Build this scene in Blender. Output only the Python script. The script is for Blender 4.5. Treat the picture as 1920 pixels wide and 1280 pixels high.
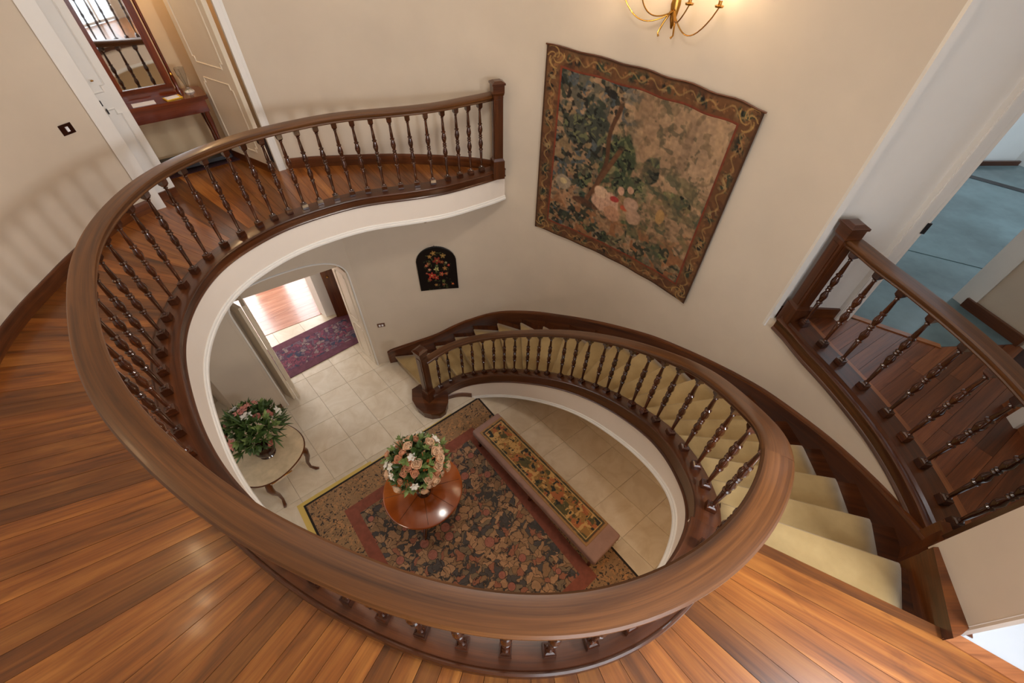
import bpy, bmesh, math, random
import numpy as np
from mathutils import Vector, Matrix, noise
random.seed(7)
sc = bpy.context.scene
for o in list(bpy.data.objects): bpy.data.objects.remove(o)
COL = sc.collection
PI = math.pi

# ------------------------------------------------------------------ camera, world, lights, exposure
cam = bpy.data.cameras.new('camera'); cam.lens = 15.0; cam.sensor_width = 36.0; cam.clip_start = 0.02
camo = bpy.data.objects.new('camera', cam); COL.objects.link(camo)
def cam_matrix():
    f, nx, ny = 800.0, 940 - 960, 1373 - 640          # focal length and nadir of the 1920x1280 frame
    d = Vector((nx, ny, f)).normalized(); zu = -d
    fw = Vector((0, 0, 1)); y = (fw - fw.dot(zu) * zu).normalized(); x = y.cross(zu)
    R = Matrix((x, y, zu))
    r, u, b = R.col[0], -R.col[1], -R.col[2]
    M = Matrix((r, u, b)).transposed().to_4x4(); M.translation = (0, 0, 2.55)
    return M
camo.matrix_world = cam_matrix()
sc.camera = camo
w = bpy.data.worlds.new('world'); sc.world = w; w.use_nodes = True
w.node_tree.nodes['Background'].inputs[0].default_value = (0.80, 0.90, 1.0, 1)
w.node_tree.nodes['Background'].inputs[1].default_value = 1.0
vs = sc.view_settings
vs.view_transform = 'Standard'; vs.look = 'None'; vs.gamma = 1.0; vs.use_curve_mapping = False
vs.exposure = 0.0

def area(name, loc, target, sx, sy, power, col):
    l = bpy.data.lights.new(name, 'AREA'); l.shape = 'RECTANGLE'; l.size = sx; l.size_y = sy
    l.energy = power; l.color = col
    o = bpy.data.objects.new(name, l); COL.objects.link(o); o.location = loc
    o.rotation_euler = (Vector(target) - Vector(loc)).to_track_quat('-Z', 'Y').to_euler()
    return o
def point(name, loc, power, col, r=.05):
    l = bpy.data.lights.new(name, 'POINT'); l.energy = power; l.color = col; l.shadow_soft_size = r
    o = bpy.data.objects.new(name, l); COL.objects.link(o); o.location = loc
    return o
area('ceiling_soft_fill', (-.8, 2.6, 3.8), (-.8, 2.6, 0), 3.0, 2.8, 19, (1, .84, .66))  # added soft fill under the ceiling; the hall has no skylight opening
area('upper_fill', (.20, 2.2, 3.3), (-1.6, 3.2, -1.0), .5, .5, 38, (1.0, .93, .84))  # added fill over the well for general brightness, no window behind it
area('side_door_daylight', (2.62, -.12, 2.02), (-2.2, 4.4, .6), .34, .50, 100, (.90, .94, 1.0))
area('window_daylight', (1.4, -1.62, 1.6), (.9, 1.5, .6), 1.9, 2.4, 50, (.92, .95, 1.0))
area('garden_room_daylight', (-6.1, 7.6, -1.9), (-3.0, 4.2, -3.4), 2.4, 2.2, 190, (.93, .96, 1.0))
area('blue_room_daylight', (7.2, 4.2, 1.5), (4.6, 3.9, -.2), 1.8, 1.8, 34, (.60, .82, 1.0))
area('side_room_daylight', (4.4, -.9, 2.4), (3.3, .2, 0), 1.2, 1.2, 5, (.88, .94, 1.0))
point('console_room_light', (-3.95, 5.45, 2.15), 20, (1, .70, .38), .1)
point('console_front_light', (-4.1, 4.7, 2.4), 9, (1, .8, .6), .1)
point('hall_warm_light', (-2.2, .9, -1.2), 26, (1, .84, .64), .3)  # unseen warm point light below the landing, without a lamp body
point('under_stair_light', (1.6, 1.2, -1.7), 24, (1, .74, .46), .3)

# ------------------------------------------------------------------ helpers
def srgb(r, g, b):
    f = lambda c: (c / 12.92) if c <= .04045 else ((c + .055) / 1.055) ** 2.4
    return (f(r / 255), f(g / 255), f(b / 255), 1)

class MB:
    """collects polygons with uv, builds one mesh object"""
    def __init__(s): s.v = []; s.f = []; s.uv = []
    def poly(s, pts, uvs=None):
        b = len(s.v); s.v += [tuple(p) for p in pts]; s.f.append(tuple(range(b, b + len(pts))))
        s.uv += list(uvs) if uvs is not None else [(p[0] + p[2] * .37, p[1] + p[2]) for p in pts]
    def mesh(s, v, f, uv=None):
        b = len(s.v); s.v += [tuple(p) for p in v]
        for q in f:
            s.f.append(tuple(b + i for i in q))
            s.uv += [uv[i] for i in q] if uv is not None else [(v[i][0] + v[i][2] * .5, v[i][1] + v[i][2]) for i in q]
    def box(s, c, d, rz=0, taper=1.0):
        hx, hy, hz = d[0] / 2, d[1] / 2, d[2] / 2; ca, sa = math.cos(rz), math.sin(rz)
        v = []; loc = []
        for z in (-1, 1):
            k = taper if z > 0 else 1
            for x, y in ((-1, -1), (1, -1), (1, 1), (-1, 1)):
                X, Y = x * hx * k, y * hy * k
                v.append((c[0] + X * ca - Y * sa, c[1] + X * sa + Y * ca, c[2] + z * hz)); loc.append((X, Y, z * hz))
        for q in ((0, 3, 2, 1), (4, 5, 6, 7), (0, 1, 5, 4), (1, 2, 6, 5), (2, 3, 7, 6), (3, 0, 4, 7)):
            L = [loc[i] for i in q]; rng = [max(l[a] for l in L) - min(l[a] for l in L) for a in range(3)]
            a, b = sorted(range(3), key=lambda k: -rng[k])[:2]
            bb = len(s.v); s.v += [v[i] for i in q]; s.f.append((bb, bb + 1, bb + 2, bb + 3))
            s.uv += [(l[a], l[b]) for l in L]
    def prism(s, pts, z0, z1, udir=None):
        """plan polygon pts extruded from z0 to z1"""
        a = sum(pts[i][0] * pts[(i + 1) % len(pts)][1] - pts[(i + 1) % len(pts)][0] * pts[i][1] for i in range(len(pts)))
        if a < 0: pts = pts[::-1]
        ud = udir or (1, 0); uo = (-ud[1], ud[0])
        U = lambda p: (p[0] * ud[0] + p[1] * ud[1], p[0] * uo[0] + p[1] * uo[1])
        s.poly([(p[0], p[1], z1) for p in pts], [U(p) for p in pts])
        s.poly([(p[0], p[1], z0) for p in pts[::-1]], [U(p) for p in pts[::-1]])
        L = 0
        for i in range(len(pts)):
            p, q = pts[i], pts[(i + 1) % len(pts)]; l = math.hypot(q[0] - p[0], q[1] - p[1])
            s.poly([(p[0], p[1], z0), (q[0], q[1], z0), (q[0], q[1], z1), (p[0], p[1], z1)],
                   [(L, z0), (L + l, z0), (L + l, z1), (L, z1)]); L += l
    def lathe(s, prof, c=(0, 0, 0), n=14, sx=1, sy=1, cap=True, flute=0, nf=8):
        b = len(s.v)
        for r, z in prof:
            for k in range(n):
                a = 2 * PI * k / n; rr = r * (1 + flute * math.cos(nf * a))
                s.v.append((c[0] + rr * math.cos(a) * sx, c[1] + rr * math.sin(a) * sy, c[2] + z))
        m = len(prof)
        for j in range(m - 1):
            for k in range(n):
                k2 = (k + 1) % n
                s.f.append((b + j * n + k, b + j * n + k2, b + (j + 1) * n + k2, b + (j + 1) * n + k))
                s.uv += [(prof[j][1], k / n * .15), (prof[j][1], (k + 1) / n * .15), (prof[j + 1][1], (k + 1) / n * .15), (prof[j + 1][1], k / n * .15)]
        if cap:
            for j, rev in ((0, True), (m - 1, False)):
                if prof[j][0] > 1e-4:
                    q = [b + j * n + k for k in range(n)]
                    if rev: q = q[::-1]
                    s.f.append(tuple(q)); s.uv += [(s.v[i][0] - c[0], s.v[i][1] - c[1]) for i in q]
    def tube(s, pts, r, n=8, closed=False):
        pts = [Vector(p) for p in pts]; b = len(s.v); m = len(pts); up0 = None; L = 0
        for i, p in enumerate(pts):
            t = (pts[min(i + 1, m - 1)] - pts[max(i - 1, 0)]).normalized()
            if up0 is None: up0 = Vector((0, 0, 1)) if abs(t.z) < .9 else Vector((1, 0, 0))
            x = t.cross(up0).normalized(); y = x.cross(t).normalized(); up0 = y
            rr = r[i] if isinstance(r, (list, tuple)) else r
            for k in range(n):
                a = 2 * PI * k / n; s.v.append(tuple(p + x * rr * math.cos(a) + y * rr * math.sin(a)))
        for j in range(m - 1):
            l = (pts[j + 1] - pts[j]).length
            for k in range(n):
                k2 = (k + 1) % n
                s.f.append((b + j * n + k, b + j * n + k2, b + (j + 1) * n + k2, b + (j + 1) * n + k))
                s.uv += [(L, k / n * .1), (L, (k + 1) / n * .1), (L + l, (k + 1) / n * .1), (L + l, k / n * .1)]
            L += l
        s.f.append(tuple(b + k for k in range(n))[::-1]); s.uv += [(0, 0)] * n
        s.f.append(tuple(b + (m - 1) * n + k for k in range(n))); s.uv += [(0, 0)] * n
    def sweep(s, path, prof, prof_fn=None, u0=0):
        """path: (x,y,z) points, prof: closed list (offset to the left of travel, height)"""
        m = len(path); n = len(prof); b = len(s.v); L = [u0]
        for i in range(1, m): L.append(L[-1] + math.dist(path[i][:2], path[i - 1][:2]))
        plen = [0]
        for i in range(n): plen.append(plen[-1] + math.dist(prof[i], prof[(i + 1) % n]))
        for i in range(m):
            a, c = path[max(i - 1, 0)], path[min(i + 1, m - 1)]
            tx, ty = c[0] - a[0], c[1] - a[1]; l = math.hypot(tx, ty) or 1; nx, ny = -ty / l, tx / l
            pr = prof_fn(i) if prof_fn else prof
            for o, h in pr: s.v.append((path[i][0] + nx * o, path[i][1] + ny * o, path[i][2] + h))
        for i in range(m - 1):
            for k in range(n):
                k2 = (k + 1) % n
                s.f.append((b + i * n + k, b + (i + 1) * n + k, b + (i + 1) * n + k2, b + i * n + k2))
                s.uv += [(L[i], plen[k]), (L[i + 1], plen[k]), (L[i + 1], plen[k + 1]), (L[i], plen[k + 1])]
        s.f.append(tuple(b + k for k in range(n))); s.uv += [(p[0], p[1]) for p in prof]
        s.f.append(tuple(b + (m - 1) * n + k for k in range(n))[::-1]); s.uv += [(p[0], p[1]) for p in prof[::-1]]
    def data(s, name, mat, smooth=False, off=(0, 0, 0)):
        me = bpy.data.meshes.new(name)
        me.from_pydata([(v[0] - off[0], v[1] - off[1], v[2] - off[2]) for v in s.v], [], s.f)
        u = me.uv_layers.new(name='UVMap'); u.data.foreach_set('uv', [c for t in s.uv for c in t])
        if smooth:
            me.polygons.foreach_set('use_smooth', [True] * len(me.polygons))
            try: me.set_sharp_from_angle(angle=math.radians(smooth if smooth is not True else 40))
            except Exception: pass
        if mat: me.materials.append(mat)
        return me
    def build(s, name, mat, parent=None, smooth=False, world=True):
        off = tuple(parent.location) if (parent and world) else (0, 0, 0)
        o = bpy.data.objects.new(name, s.data(name, mat, smooth, off)); COL.objects.link(o)
        if parent: o.parent = parent
        return o
def tag(o, label=None, cat=None, group=None, kind=None):
    if label: o['label'] = label
    if cat: o['category'] = cat
    if group: o['group'] = group
    if kind: o['kind'] = kind
    return o
def thing(name, loc, label, cat, group=None, rz=0):
    o = bpy.data.objects.new(name, None); COL.objects.link(o); o.location = loc; o.rotation_euler = (0, 0, rz)
    o.empty_display_size = .1
    return tag(o, label, cat, group)
def copy_of(o, loc, parent=None, rz=None):
    c = o.copy(); COL.objects.link(c); c.parent = parent
    c.location = loc
    if rz is not None: c.rotation_euler = (0, 0, rz)
    return c
def catmull(P, step=.05):
    P = [np.array(p, float) for p in P]; Q = [2 * P[0] - P[1]] + P + [2 * P[-1] - P[-2]]; out = []
    for i in range(1, len(Q) - 2):
        a, b, c, d = Q[i - 1:i + 3]; n = max(2, int(np.linalg.norm(c - b) / step * 2))
        for k in range(n):
            t = k / n; out.append(.5 * ((2 * b) + (c - a) * t + (2 * a - 5 * b + 4 * c - d) * t * t + (3 * b - a - 3 * c + d) * t ** 3))
    out.append(P[-1]); return resample(out, step)
def arclen(P):
    P = np.array(P); d = np.hypot(*(np.diff(P[:, :2], axis=0).T)); return np.concatenate([[0], np.cumsum(d)])
def resample(P, step):
    P = np.array(P); s = arclen(P); n = max(2, int(round(s[-1] / step)) + 1); t = np.linspace(0, s[-1], n)
    return np.stack([np.interp(t, s, P[:, k]) for k in range(P.shape[1])], 1)
def at_s(P, s, t): return np.array([np.interp(t, s, P[:, k]) for k in range(P.shape[1])])
def offset(P, d):
    P = np.array(P, float); T = np.gradient(P[:, :2], axis=0); l = np.hypot(T[:, 0], T[:, 1]); Q = P.copy()
    Q[:, 0] -= T[:, 1] / l * d; Q[:, 1] += T[:, 0] / l * d; return Q

# ------------------------------------------------------------------ materials
def newmat(name):
    m = bpy.data.materials.new(name); m.use_nodes = True; nt = m.node_tree
    return m, nt, nt.nodes['Principled BSDF']
def N(nt, t, **kw):
    n = nt.nodes.new(t)
    for k, v in kw.items():
        if k in n.inputs.keys() and not hasattr(n, k): n.inputs[k].default_value = v
        else: setattr(n, k, v)
    return n
def ramp(nt, fac, stops, interp='LINEAR'):
    r = nt.nodes.new('ShaderNodeValToRGB'); r.color_ramp.interpolation = interp
    e = r.color_ramp.elements
    while len(e) < len(stops): e.new(.5)
    for i, (p, c) in enumerate(stops): e[i].position = p; e[i].color = c
    nt.links.new(fac, r.inputs[0]); return r.outputs[0]
def texco(nt, which='UV', scale=(1, 1, 1), rot=(0, 0, 0), randomize=False):
    tc = nt.nodes.new('ShaderNodeTexCoord'); mp = nt.nodes.new('ShaderNodeMapping')
    mp.inputs['Scale'].default_value = scale; mp.inputs['Rotation'].default_value = rot
    src = tc.outputs[which]
    if randomize:
        oi = nt.nodes.new('ShaderNodeObjectInfo'); mu = N(nt, 'ShaderNodeMath', operation='MULTIPLY'); mu.inputs[1].default_value = 37.0
        nt.links.new(oi.outputs['Random'], mu.inputs[0]); ad = N(nt, 'ShaderNodeVectorMath', operation='ADD')
        nt.links.new(src, ad.inputs[0]); nt.links.new(mu.outputs[0], ad.inputs[1]); src = ad.outputs[0]
    nt.links.new(src, mp.inputs[0]); return mp.outputs[0]
def noise_n(nt, vec, scale, detail=4, rough=.55, dist=0):
    n = nt.nodes.new('ShaderNodeTexNoise'); n.inputs['Scale'].default_value = scale; n.inputs['Detail'].default_value = detail
    n.inputs['Roughness'].default_value = rough; n.inputs['Distortion'].default_value = dist
    nt.links.new(vec, n.inputs['Vector']); return n.outputs[0]
def mixc(nt, fac, a, b, mode='MIX'):
    m = nt.nodes.new('ShaderNodeMix'); m.data_type = 'RGBA'; m.blend_type = mode
    for s, x in ((m.inputs[0], fac), (m.inputs[6], a), (m.inputs[7], b)):
        if isinstance(x, (int, float)): s.default_value = x
        elif isinstance(x, tuple): s.default_value = x
        else: nt.links.new(x, s)
    return m.outputs[2]
def bump(nt, h, bsdf, strength=.1, dist=.01):
    b = nt.nodes.new('ShaderNodeBump'); b.inputs['Strength'].default_value = strength; b.inputs['Distance'].default_value = dist
    nt.links.new(h, b.inputs['Height']); nt.links.new(b.outputs[0], bsdf.inputs['Normal'])
def wood(name, dark, mid, light, rough=.3, long=1.3, across=22, vary=.25, coat=.3, randomize=True, dist=.6):
    m, nt, b = newmat(name)
    v = texco(nt, 'UV', (long, across, 1), randomize=randomize)
    n1 = noise_n(nt, v, 1.0, 5, .6, dist)
    v2 = texco(nt, 'UV', (long * .5, across * .28, 1), randomize=randomize); n2 = noise_n(nt, v2, 1.0, 3, .5, dist * 1.3)
    mx = N(nt, 'ShaderNodeMath', operation='ADD'); nt.links.new(n1, mx.inputs[0]); nt.links.new(n2, mx.inputs[1])
    ml = N(nt, 'ShaderNodeMath', operation='MULTIPLY'); ml.inputs[1].default_value = .5; nt.links.new(mx.outputs[0], ml.inputs[0])
    c = ramp(nt, ml.outputs[0], [(.30, dark), (.5, mid), (.70, light)])
    v3 = texco(nt, 'UV', (long * 2.2, across * 6, 1), randomize=randomize); n3 = noise_n(nt, v3, 1.0, 3, .6, .3)
    c = mixc(nt, .55, c, ramp(nt, n3, [(.32, (.62, .58, .55, 1)), (.58, (1, 1, 1, 1))]), 'MULTIPLY')
    v4 = texco(nt, 'UV', (long * 1.1, across * .42, 1), randomize=randomize); n4 = noise_n(nt, v4, 1.0, 4, .55, 2.4)
    c = mixc(nt, .6, c, ramp(nt, n4, [(.30, (.45, .38, .34, 1)), (.42, (1, 1, 1, 1)), (.62, (1, 1, 1, 1)), (.72, (1.0, .95, .9, 1))]), 'MULTIPLY')
    oi = nt.nodes.new('ShaderNodeObjectInfo')
    mr = N(nt, 'ShaderNodeMapRange'); mr.inputs['To Min'].default_value = 1 - vary; mr.inputs['To Max'].default_value = 1 + vary * .6
    nt.links.new(oi.outputs['Random'], mr.inputs['Value'])
    hs = nt.nodes.new('ShaderNodeHueSaturation'); nt.links.new(c, hs.inputs['Color']); nt.links.new(mr.outputs[0], hs.inputs['Value'])
    nt.links.new(hs.outputs[0], b.inputs['Base Color'])
    b.inputs['Roughness'].default_value = rough; b.inputs['Coat Weight'].default_value = coat; b.inputs['Coat Roughness'].default_value = .13
    bump(nt, n1, b, .06, .002); return m
def plain(name, col, rough=.5, metal=0, noise_amt=0, nscale=6, coat=0, bumpy=0):
    m, nt, b = newmat(name)
    if noise_amt:
        v = texco(nt, 'Object'); n = noise_n(nt, v, nscale, 4, .6)
        d = tuple(c * (1 - noise_amt) for c in col[:3]) + (1,)
        l = tuple(min(1, c * (1 + noise_amt)) for c in col[:3]) + (1,)
        nt.links.new(ramp(nt, n, [(.3, d), (.7, l)]), b.inputs['Base Color'])
        if bumpy: bump(nt, n, b, bumpy, .01)
    else: b.inputs['Base Color'].default_value = col
    b.inputs['Roughness'].default_value = rough; b.inputs['Metallic'].default_value = metal; b.inputs['Coat Weight'].default_value = coat
    return m
M = {}
M['plaster'] = plain('plaster', srgb(210, 195, 176), .85, 0, .05, 1.3, bumpy=.03)
M['plaster_warm'] = plain('plaster_warm', srgb(218, 192, 156), .85, 0, .035, 1.4, bumpy=.03)
M['white'] = plain('white_paint', srgb(232, 228, 222), .45, 0, .02, 3)
M['fascia'] = plain('fascia_paint', srgb(232, 220, 208), .6, 0, .02, 2)
M['cream'] = plain('cream_paint', srgb(226, 212, 190), .4, 0, .03, 3)
M['floorwood'] = wood('oiled_plank_wood', srgb(76, 38, 12), srgb(146, 84, 30), srgb(182, 118, 52), .32, .9, 12, .44, .45, dist=1.6)
M['redwood'] = wood('red_parquet_wood', srgb(66, 30, 14), srgb(120, 64, 34), srgb(154, 92, 52), .28, 1.2, 24, .3, .3)
M['rail'] = wood('handrail_wood', srgb(54, 29, 11), srgb(98, 58, 25), srgb(132, 84, 42), .36, .7, 26, 0, .15, False, 1.2)
M['dark'] = wood('dark_turned_wood', srgb(34, 13, 5), srgb(62, 27, 11), srgb(92, 44, 18), .16, 2.5, 30, .12, .7)
M['string'] = wood('string_wood', srgb(42, 18, 7), srgb(78, 39, 16), srgb(106, 58, 26), .28, 1.0, 28, 0, .3, False)
M['skirt'] = wood('skirting_wood', srgb(52, 23, 8), srgb(98, 50, 18), srgb(130, 74, 30), .28, 1.0, 20, .05, .4, False)
M['stripwood'] = wood('light_border_wood', srgb(120, 66, 36), srgb(160, 98, 56), srgb(184, 120, 74), .3, 1.2, 20, .05, .3, False)
M['table'] = wood('burr_table_wood', srgb(92, 36, 10), srgb(160, 78, 26), srgb(204, 118, 52), .16, 4, 9, .1, .8, False, 1.6)
M['brass'] = plain('brass', srgb(190, 142, 70), .25, 1)
M['black'] = plain('black_metal', (.015, .015, .018, 1), .35, .3)
M['ceramic'] = plain('dark_glazed_ceramic', srgb(46, 20, 12), .12, 0, .2, 8, .6)
M['backing'] = plain('dark_joint_filler', srgb(52, 24, 10), .8)
M['grout'] = plain('tile_grout', srgb(170, 150, 126), .9)

def m_carpet():
    m, nt, b = newmat('runner_carpet'); v = texco(nt, 'Object')
    n = noise_n(nt, v, 3, 4, .6); n2 = noise_n(nt, v, 180, 2, .5)
    c = ramp(nt, n, [(.3, srgb(160, 132, 84)), (.7, srgb(184, 156, 106))]); nt.links.new(c, b.inputs['Base Color'])
    b.inputs['Roughness'].default_value = .95; b.inputs['Sheen Weight'].default_value = .3; bump(nt, n2, b, .25, .003); return m
M['carpet'] = m_carpet()
def m_tile():
    m, nt, b = newmat('cream_marble_tile'); v = texco(nt, 'Object', randomize=True)
    n = noise_n(nt, v, 3.2, 6, .62, 1.2)
    c = ramp(nt, n, [(.35, srgb(214, 195, 168)), (.5, srgb(222, 205, 180)), (.68, srgb(229, 214, 192))])
    oi = nt.nodes.new('ShaderNodeObjectInfo'); mr = N(nt, 'ShaderNodeMapRange'); mr.inputs['To Min'].default_value = .93; mr.inputs['To Max'].default_value = 1.02
    nt.links.new(oi.outputs['Random'], mr.inputs['Value']); hs = nt.nodes.new('ShaderNodeHueSaturation'); nt.links.new(c, hs.inputs['Color']); nt.links.new(mr.outputs[0], hs.inputs['Value'])
    nt.links.new(hs.outputs[0], b.inputs['Base Color']); b.inputs['Roughness'].default_value = .32; return m
M['tile'] = m_tile()
def m_foliage(name, ground, cells, scale=13, edge=.05, dark=(.02, .02, .03, 1), big=True):
    """flat woven pattern: leaves and blooms outlined in dark thread"""
    m, nt, b = newmat(name); v = texco(nt, 'Object')
    nz = nt.nodes.new('ShaderNodeTexNoise'); nz.inputs['Scale'].default_value = scale * .55; nz.inputs['Detail'].default_value = 2
    nt.links.new(v, nz.inputs['Vector'])
    sb = N(nt, 'ShaderNodeVectorMath', operation='SCALE'); sb.inputs['Scale'].default_value = .24 * 13 / scale
    nt.links.new(nz.outputs['Color'], sb.inputs[0]); ad = N(nt, 'ShaderNodeVectorMath', operation='ADD')
    nt.links.new(v, ad.inputs[0]); nt.links.new(sb.outputs[0], ad.inputs[1]); vv = ad.outputs[0]
    def vor(s, feat):
        q = nt.nodes.new('ShaderNodeTexVoronoi'); q.feature = feat; q.voronoi_dimensions = '2D'; q.inputs['Scale'].default_value = s
        nt.links.new(vv, q.inputs['Vector']); return q
    e = vor(scale, 'DISTANCE_TO_EDGE'); f = vor(scale, 'F1')
    sep = nt.nodes.new('ShaderNodeSeparateColor'); nt.links.new(f.outputs['Color'], sep.inputs[0])
    c = ramp(nt, sep.outputs[0], cells, 'CONSTANT')
    shade = noise_n(nt, vv, scale * 2.5, 3, .6); c = mixc(nt, .35, c, ramp(nt, shade, [(.3, (.25, .2, .17, 1)), (.7, (1, .95, .9, 1))]), 'MULTIPLY')
    # rounded, lobed leaves on the dark ground, a finer layer of sprigs behind them
    line = ramp(nt, e.outputs['Distance'], [(edge * .45, (0, 0, 0, 1)), (edge * .9, (1, 1, 1, 1))])
    f2 = vor(scale * 1.75, 'F1'); s2 = nt.nodes.new('ShaderNodeSeparateColor'); nt.links.new(f2.outputs['Color'], s2.inputs[0])
    c2 = ramp(nt, s2.outputs[1], cells, 'CONSTANT'); m2 = ramp(nt, f2.outputs['Distance'], [(.36, (1, 1, 1, 1)), (.42, (0, 0, 0, 1))])
    back = mixc(nt, m2, ground, mixc(nt, .25, c2, dark))
    m1 = ramp(nt, f.outputs['Distance'], [(.60, (1, 1, 1, 1)), (.66, (0, 0, 0, 1))])
    rim = ramp(nt, f.outputs['Distance'], [(.56, (0, 0, 0, 1)), (.60, (1, 1, 1, 1)), (.68, (0, 0, 0, 1))])
    c = mixc(nt, m1, back, c); mr_ = N(nt, 'ShaderNodeMath', operation='MULTIPLY'); nt.links.new(rim, mr_.inputs[0]); mr_.inputs[1].default_value = .6
    c = mixc(nt, mr_.outputs[0], c, dark); c = mixc(nt, line, dark, c)
    if big:
        g = noise_n(nt, v, 2.6, 3, .6); gm = ramp(nt, g, [(.58, (0, 0, 0, 1)), (.60, (1, 1, 1, 1))])
        hv = vor(scale * 1.3, 'F1'); hm = ramp(nt, hv.outputs['Distance'], [(.30, (0, 0, 0, 1)), (.36, (1, 1, 1, 1))])
        mm = N(nt, 'ShaderNodeMath', operation='MULTIPLY'); nt.links.new(gm, mm.inputs[0]); nt.links.new(hm, mm.inputs[1])
        c = mixc(nt, mm.outputs[0], c, ground)
        bv = nt.nodes.new('ShaderNodeTexVoronoi'); bv.voronoi_dimensions = '2D'; bv.inputs['Scale'].default_value = scale * .25; nt.links.new(v, bv.inputs['Vector'])
        sv = nt.nodes.new('ShaderNodeSeparateColor'); nt.links.new(bv.outputs['Color'], sv.inputs[0])
        dn = N(nt, 'ShaderNodeMath', operation='ADD'); nt.links.new(bv.outputs['Distance'], dn.inputs[0]); th_ = ramp(nt, sv.outputs[0], [(.0, (.10, .10, .10, 1)), (.45, (0, 0, 0, 1)), (.55, (0, 0, 0, 1)), (.56, (1, 1, 1, 1))]); nt.links.new(th_, dn.inputs[1])
        bv = dn; bv_out = dn.outputs[0]; bm = ramp(nt, bv_out, [(.20, (1, 1, 1, 1)), (.215, (0, 0, 0, 1))]); br = ramp(nt, bv_out, [(.20, (0, 0, 0, 1)), (.215, (1, 1, 1, 1)), (.235, (0, 0, 0, 1))])
        c = mixc(nt, bm, c, mixc(nt, ramp(nt, shade, [(.35, (0, 0, 0, 1)), (.65, (1, 1, 1, 1))]), srgb(146, 88, 74), srgb(168, 108, 90))); c = mixc(nt, br, c, dark)
    nt.links.new(c, b.inputs['Base Color']); b.inputs['Roughness'].default_value = .95; bump(nt, noise_n(nt, v, 260, 1), b, .2, .002)
    return m
CELL = [(0, srgb(170, 132, 98)), (.22, srgb(150, 116, 84)), (.42, srgb(184, 142, 106)), (.6, srgb(160, 104, 80)), (.74, srgb(132, 112, 88)), (.87, srgb(86, 80, 78))]
M['rug_field'] = m_foliage('rug_foliage_field', srgb(70, 65, 62), CELL, 12.5, .055, srgb(52, 42, 38))
M['rug_band'] = plain('rug_terracotta_band', srgb(134, 74, 56), .95, 0, .18, 14)
def m_sprigs(name, ground, mark, scale=24, thr=.57, hi=None):
    m, nt, b = newmat(name); v = texco(nt, 'Object')
    n = noise_n(nt, v, scale, 2, .5, 2.2); n2 = noise_n(nt, v, 3, 3, .6)
    g = ramp(nt, n2, [(.3, tuple(c * .8 for c in ground[:3]) + (1,)), (.7, ground)])
    if hi:
        h = noise_n(nt, v, scale * .7, 2, .5, 1.5); g = mixc(nt, ramp(nt, h, [(.58, (0, 0, 0, 1)), (.6, (1, 1, 1, 1))]), g, hi)
    k = ramp(nt, n, [(thr, (0, 0, 0, 1)), (thr + .02, (1, 1, 1, 1))]); nt.links.new(mixc(nt, k, g, mark), b.inputs['Base Color'])
    b.inputs['Roughness'].default_value = .95; return m
M['rug_border'] = m_sprigs('rug_sprig_border', srgb(156, 120, 84), srgb(58, 50, 46), 17, .585, srgb(176, 128, 84))
M['rug_edge'] = plain('rug_dark_binding', srgb(38, 30, 26), .95)
M['underlay'] = plain('yellow_underlay', srgb(214, 182, 96), .8)
M['runner_field'] = m_foliage('purple_runner_field', srgb(96, 62, 76), [(0, srgb(128, 66, 82)), (.3, srgb(112, 88, 100)), (.55, srgb(140, 118, 116)), (.75, srgb(96, 54, 76)), (.88, srgb(60, 62, 84))], 16, .06, srgb(52, 34, 48), False)
M['runner_band'] = plain('purple_runner_band', srgb(98, 54, 66), .95, 0, .2, 12)
M['bench_side'] = plain('mauve_bench_border', srgb(146, 112, 100), .8, 0, .15, 5)
M['daylight_tint'] = plain('daylight_tinted_floor', srgb(96, 114, 116), .20, 0, .35, 1.6)  # blue of the reflected daylight is put into the base colour
M['red_carpet'] = plain('dark_red_carpet', srgb(46, 12, 20), .9, 0, .5, 9)
M['bright_parquet'] = wood('pale_pink_parquet', srgb(170, 110, 84), srgb(196, 136, 108), srgb(216, 160, 130), .3, 1.2, 16, .1, .3, False)
M['marble_white'] = plain('white_marble', srgb(184, 190, 198), .25, 0, .03, 2)
M['mahog'] = wood('mahogany', srgb(52, 15, 6), srgb(106, 42, 17), srgb(136, 62, 28), .15, 1.6, 16, .05, .8, False)
def m_mirror():
    m, nt, b = newmat('mirror_glass'); b.inputs['Metallic'].default_value = 1; b.inputs['Roughness'].default_value = .02; b.inputs['Base Color'].default_value = (.9, .92, .93, 1); return m
M['mirror'] = m_mirror()
def m_glass():
    m, nt, b = newmat('clear_glass'); b.inputs['Transmission Weight'].default_value = 1; b.inputs['Roughness'].default_value = .02; b.inputs['IOR'].default_value = 1.45; return m
M['glass'] = m_glass()
def m_emit(name, col, s):
    m, nt, b = newmat(name); b.inputs['Emission Color'].default_value = col; b.inputs['Emission Strength'].default_value = s; b.inputs['Base Color'].default_value = col; return m
M['bulb'] = m_emit('lit_bulb', srgb(255, 226, 178), 26)
M['sky_pane'] = m_emit('daylit_pane', (.86, .93, 1, 1), 1.6)
M['leaf'] = plain('leaf_green', srgb(66, 88, 38), .5, 0, .35, 20)
M['leaf_light'] = plain('leaf_light_green', srgb(128, 146, 84), .55, 0, .3, 20)
M['rose'] = plain('peach_rose', srgb(238, 198, 160), .6, 0, .12, 30)
M['rose_deep'] = plain('deep_peach_rose', srgb(224, 160, 122), .6, 0, .12, 30)
M['lily'] = plain('white_petal', srgb(240, 234, 222), .55, 0, .05, 30)
M['paper'] = plain('white_paper', srgb(236, 236, 240), .7)
M['yellow'] = plain('yellow_cover', srgb(222, 176, 40), .6)
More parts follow.
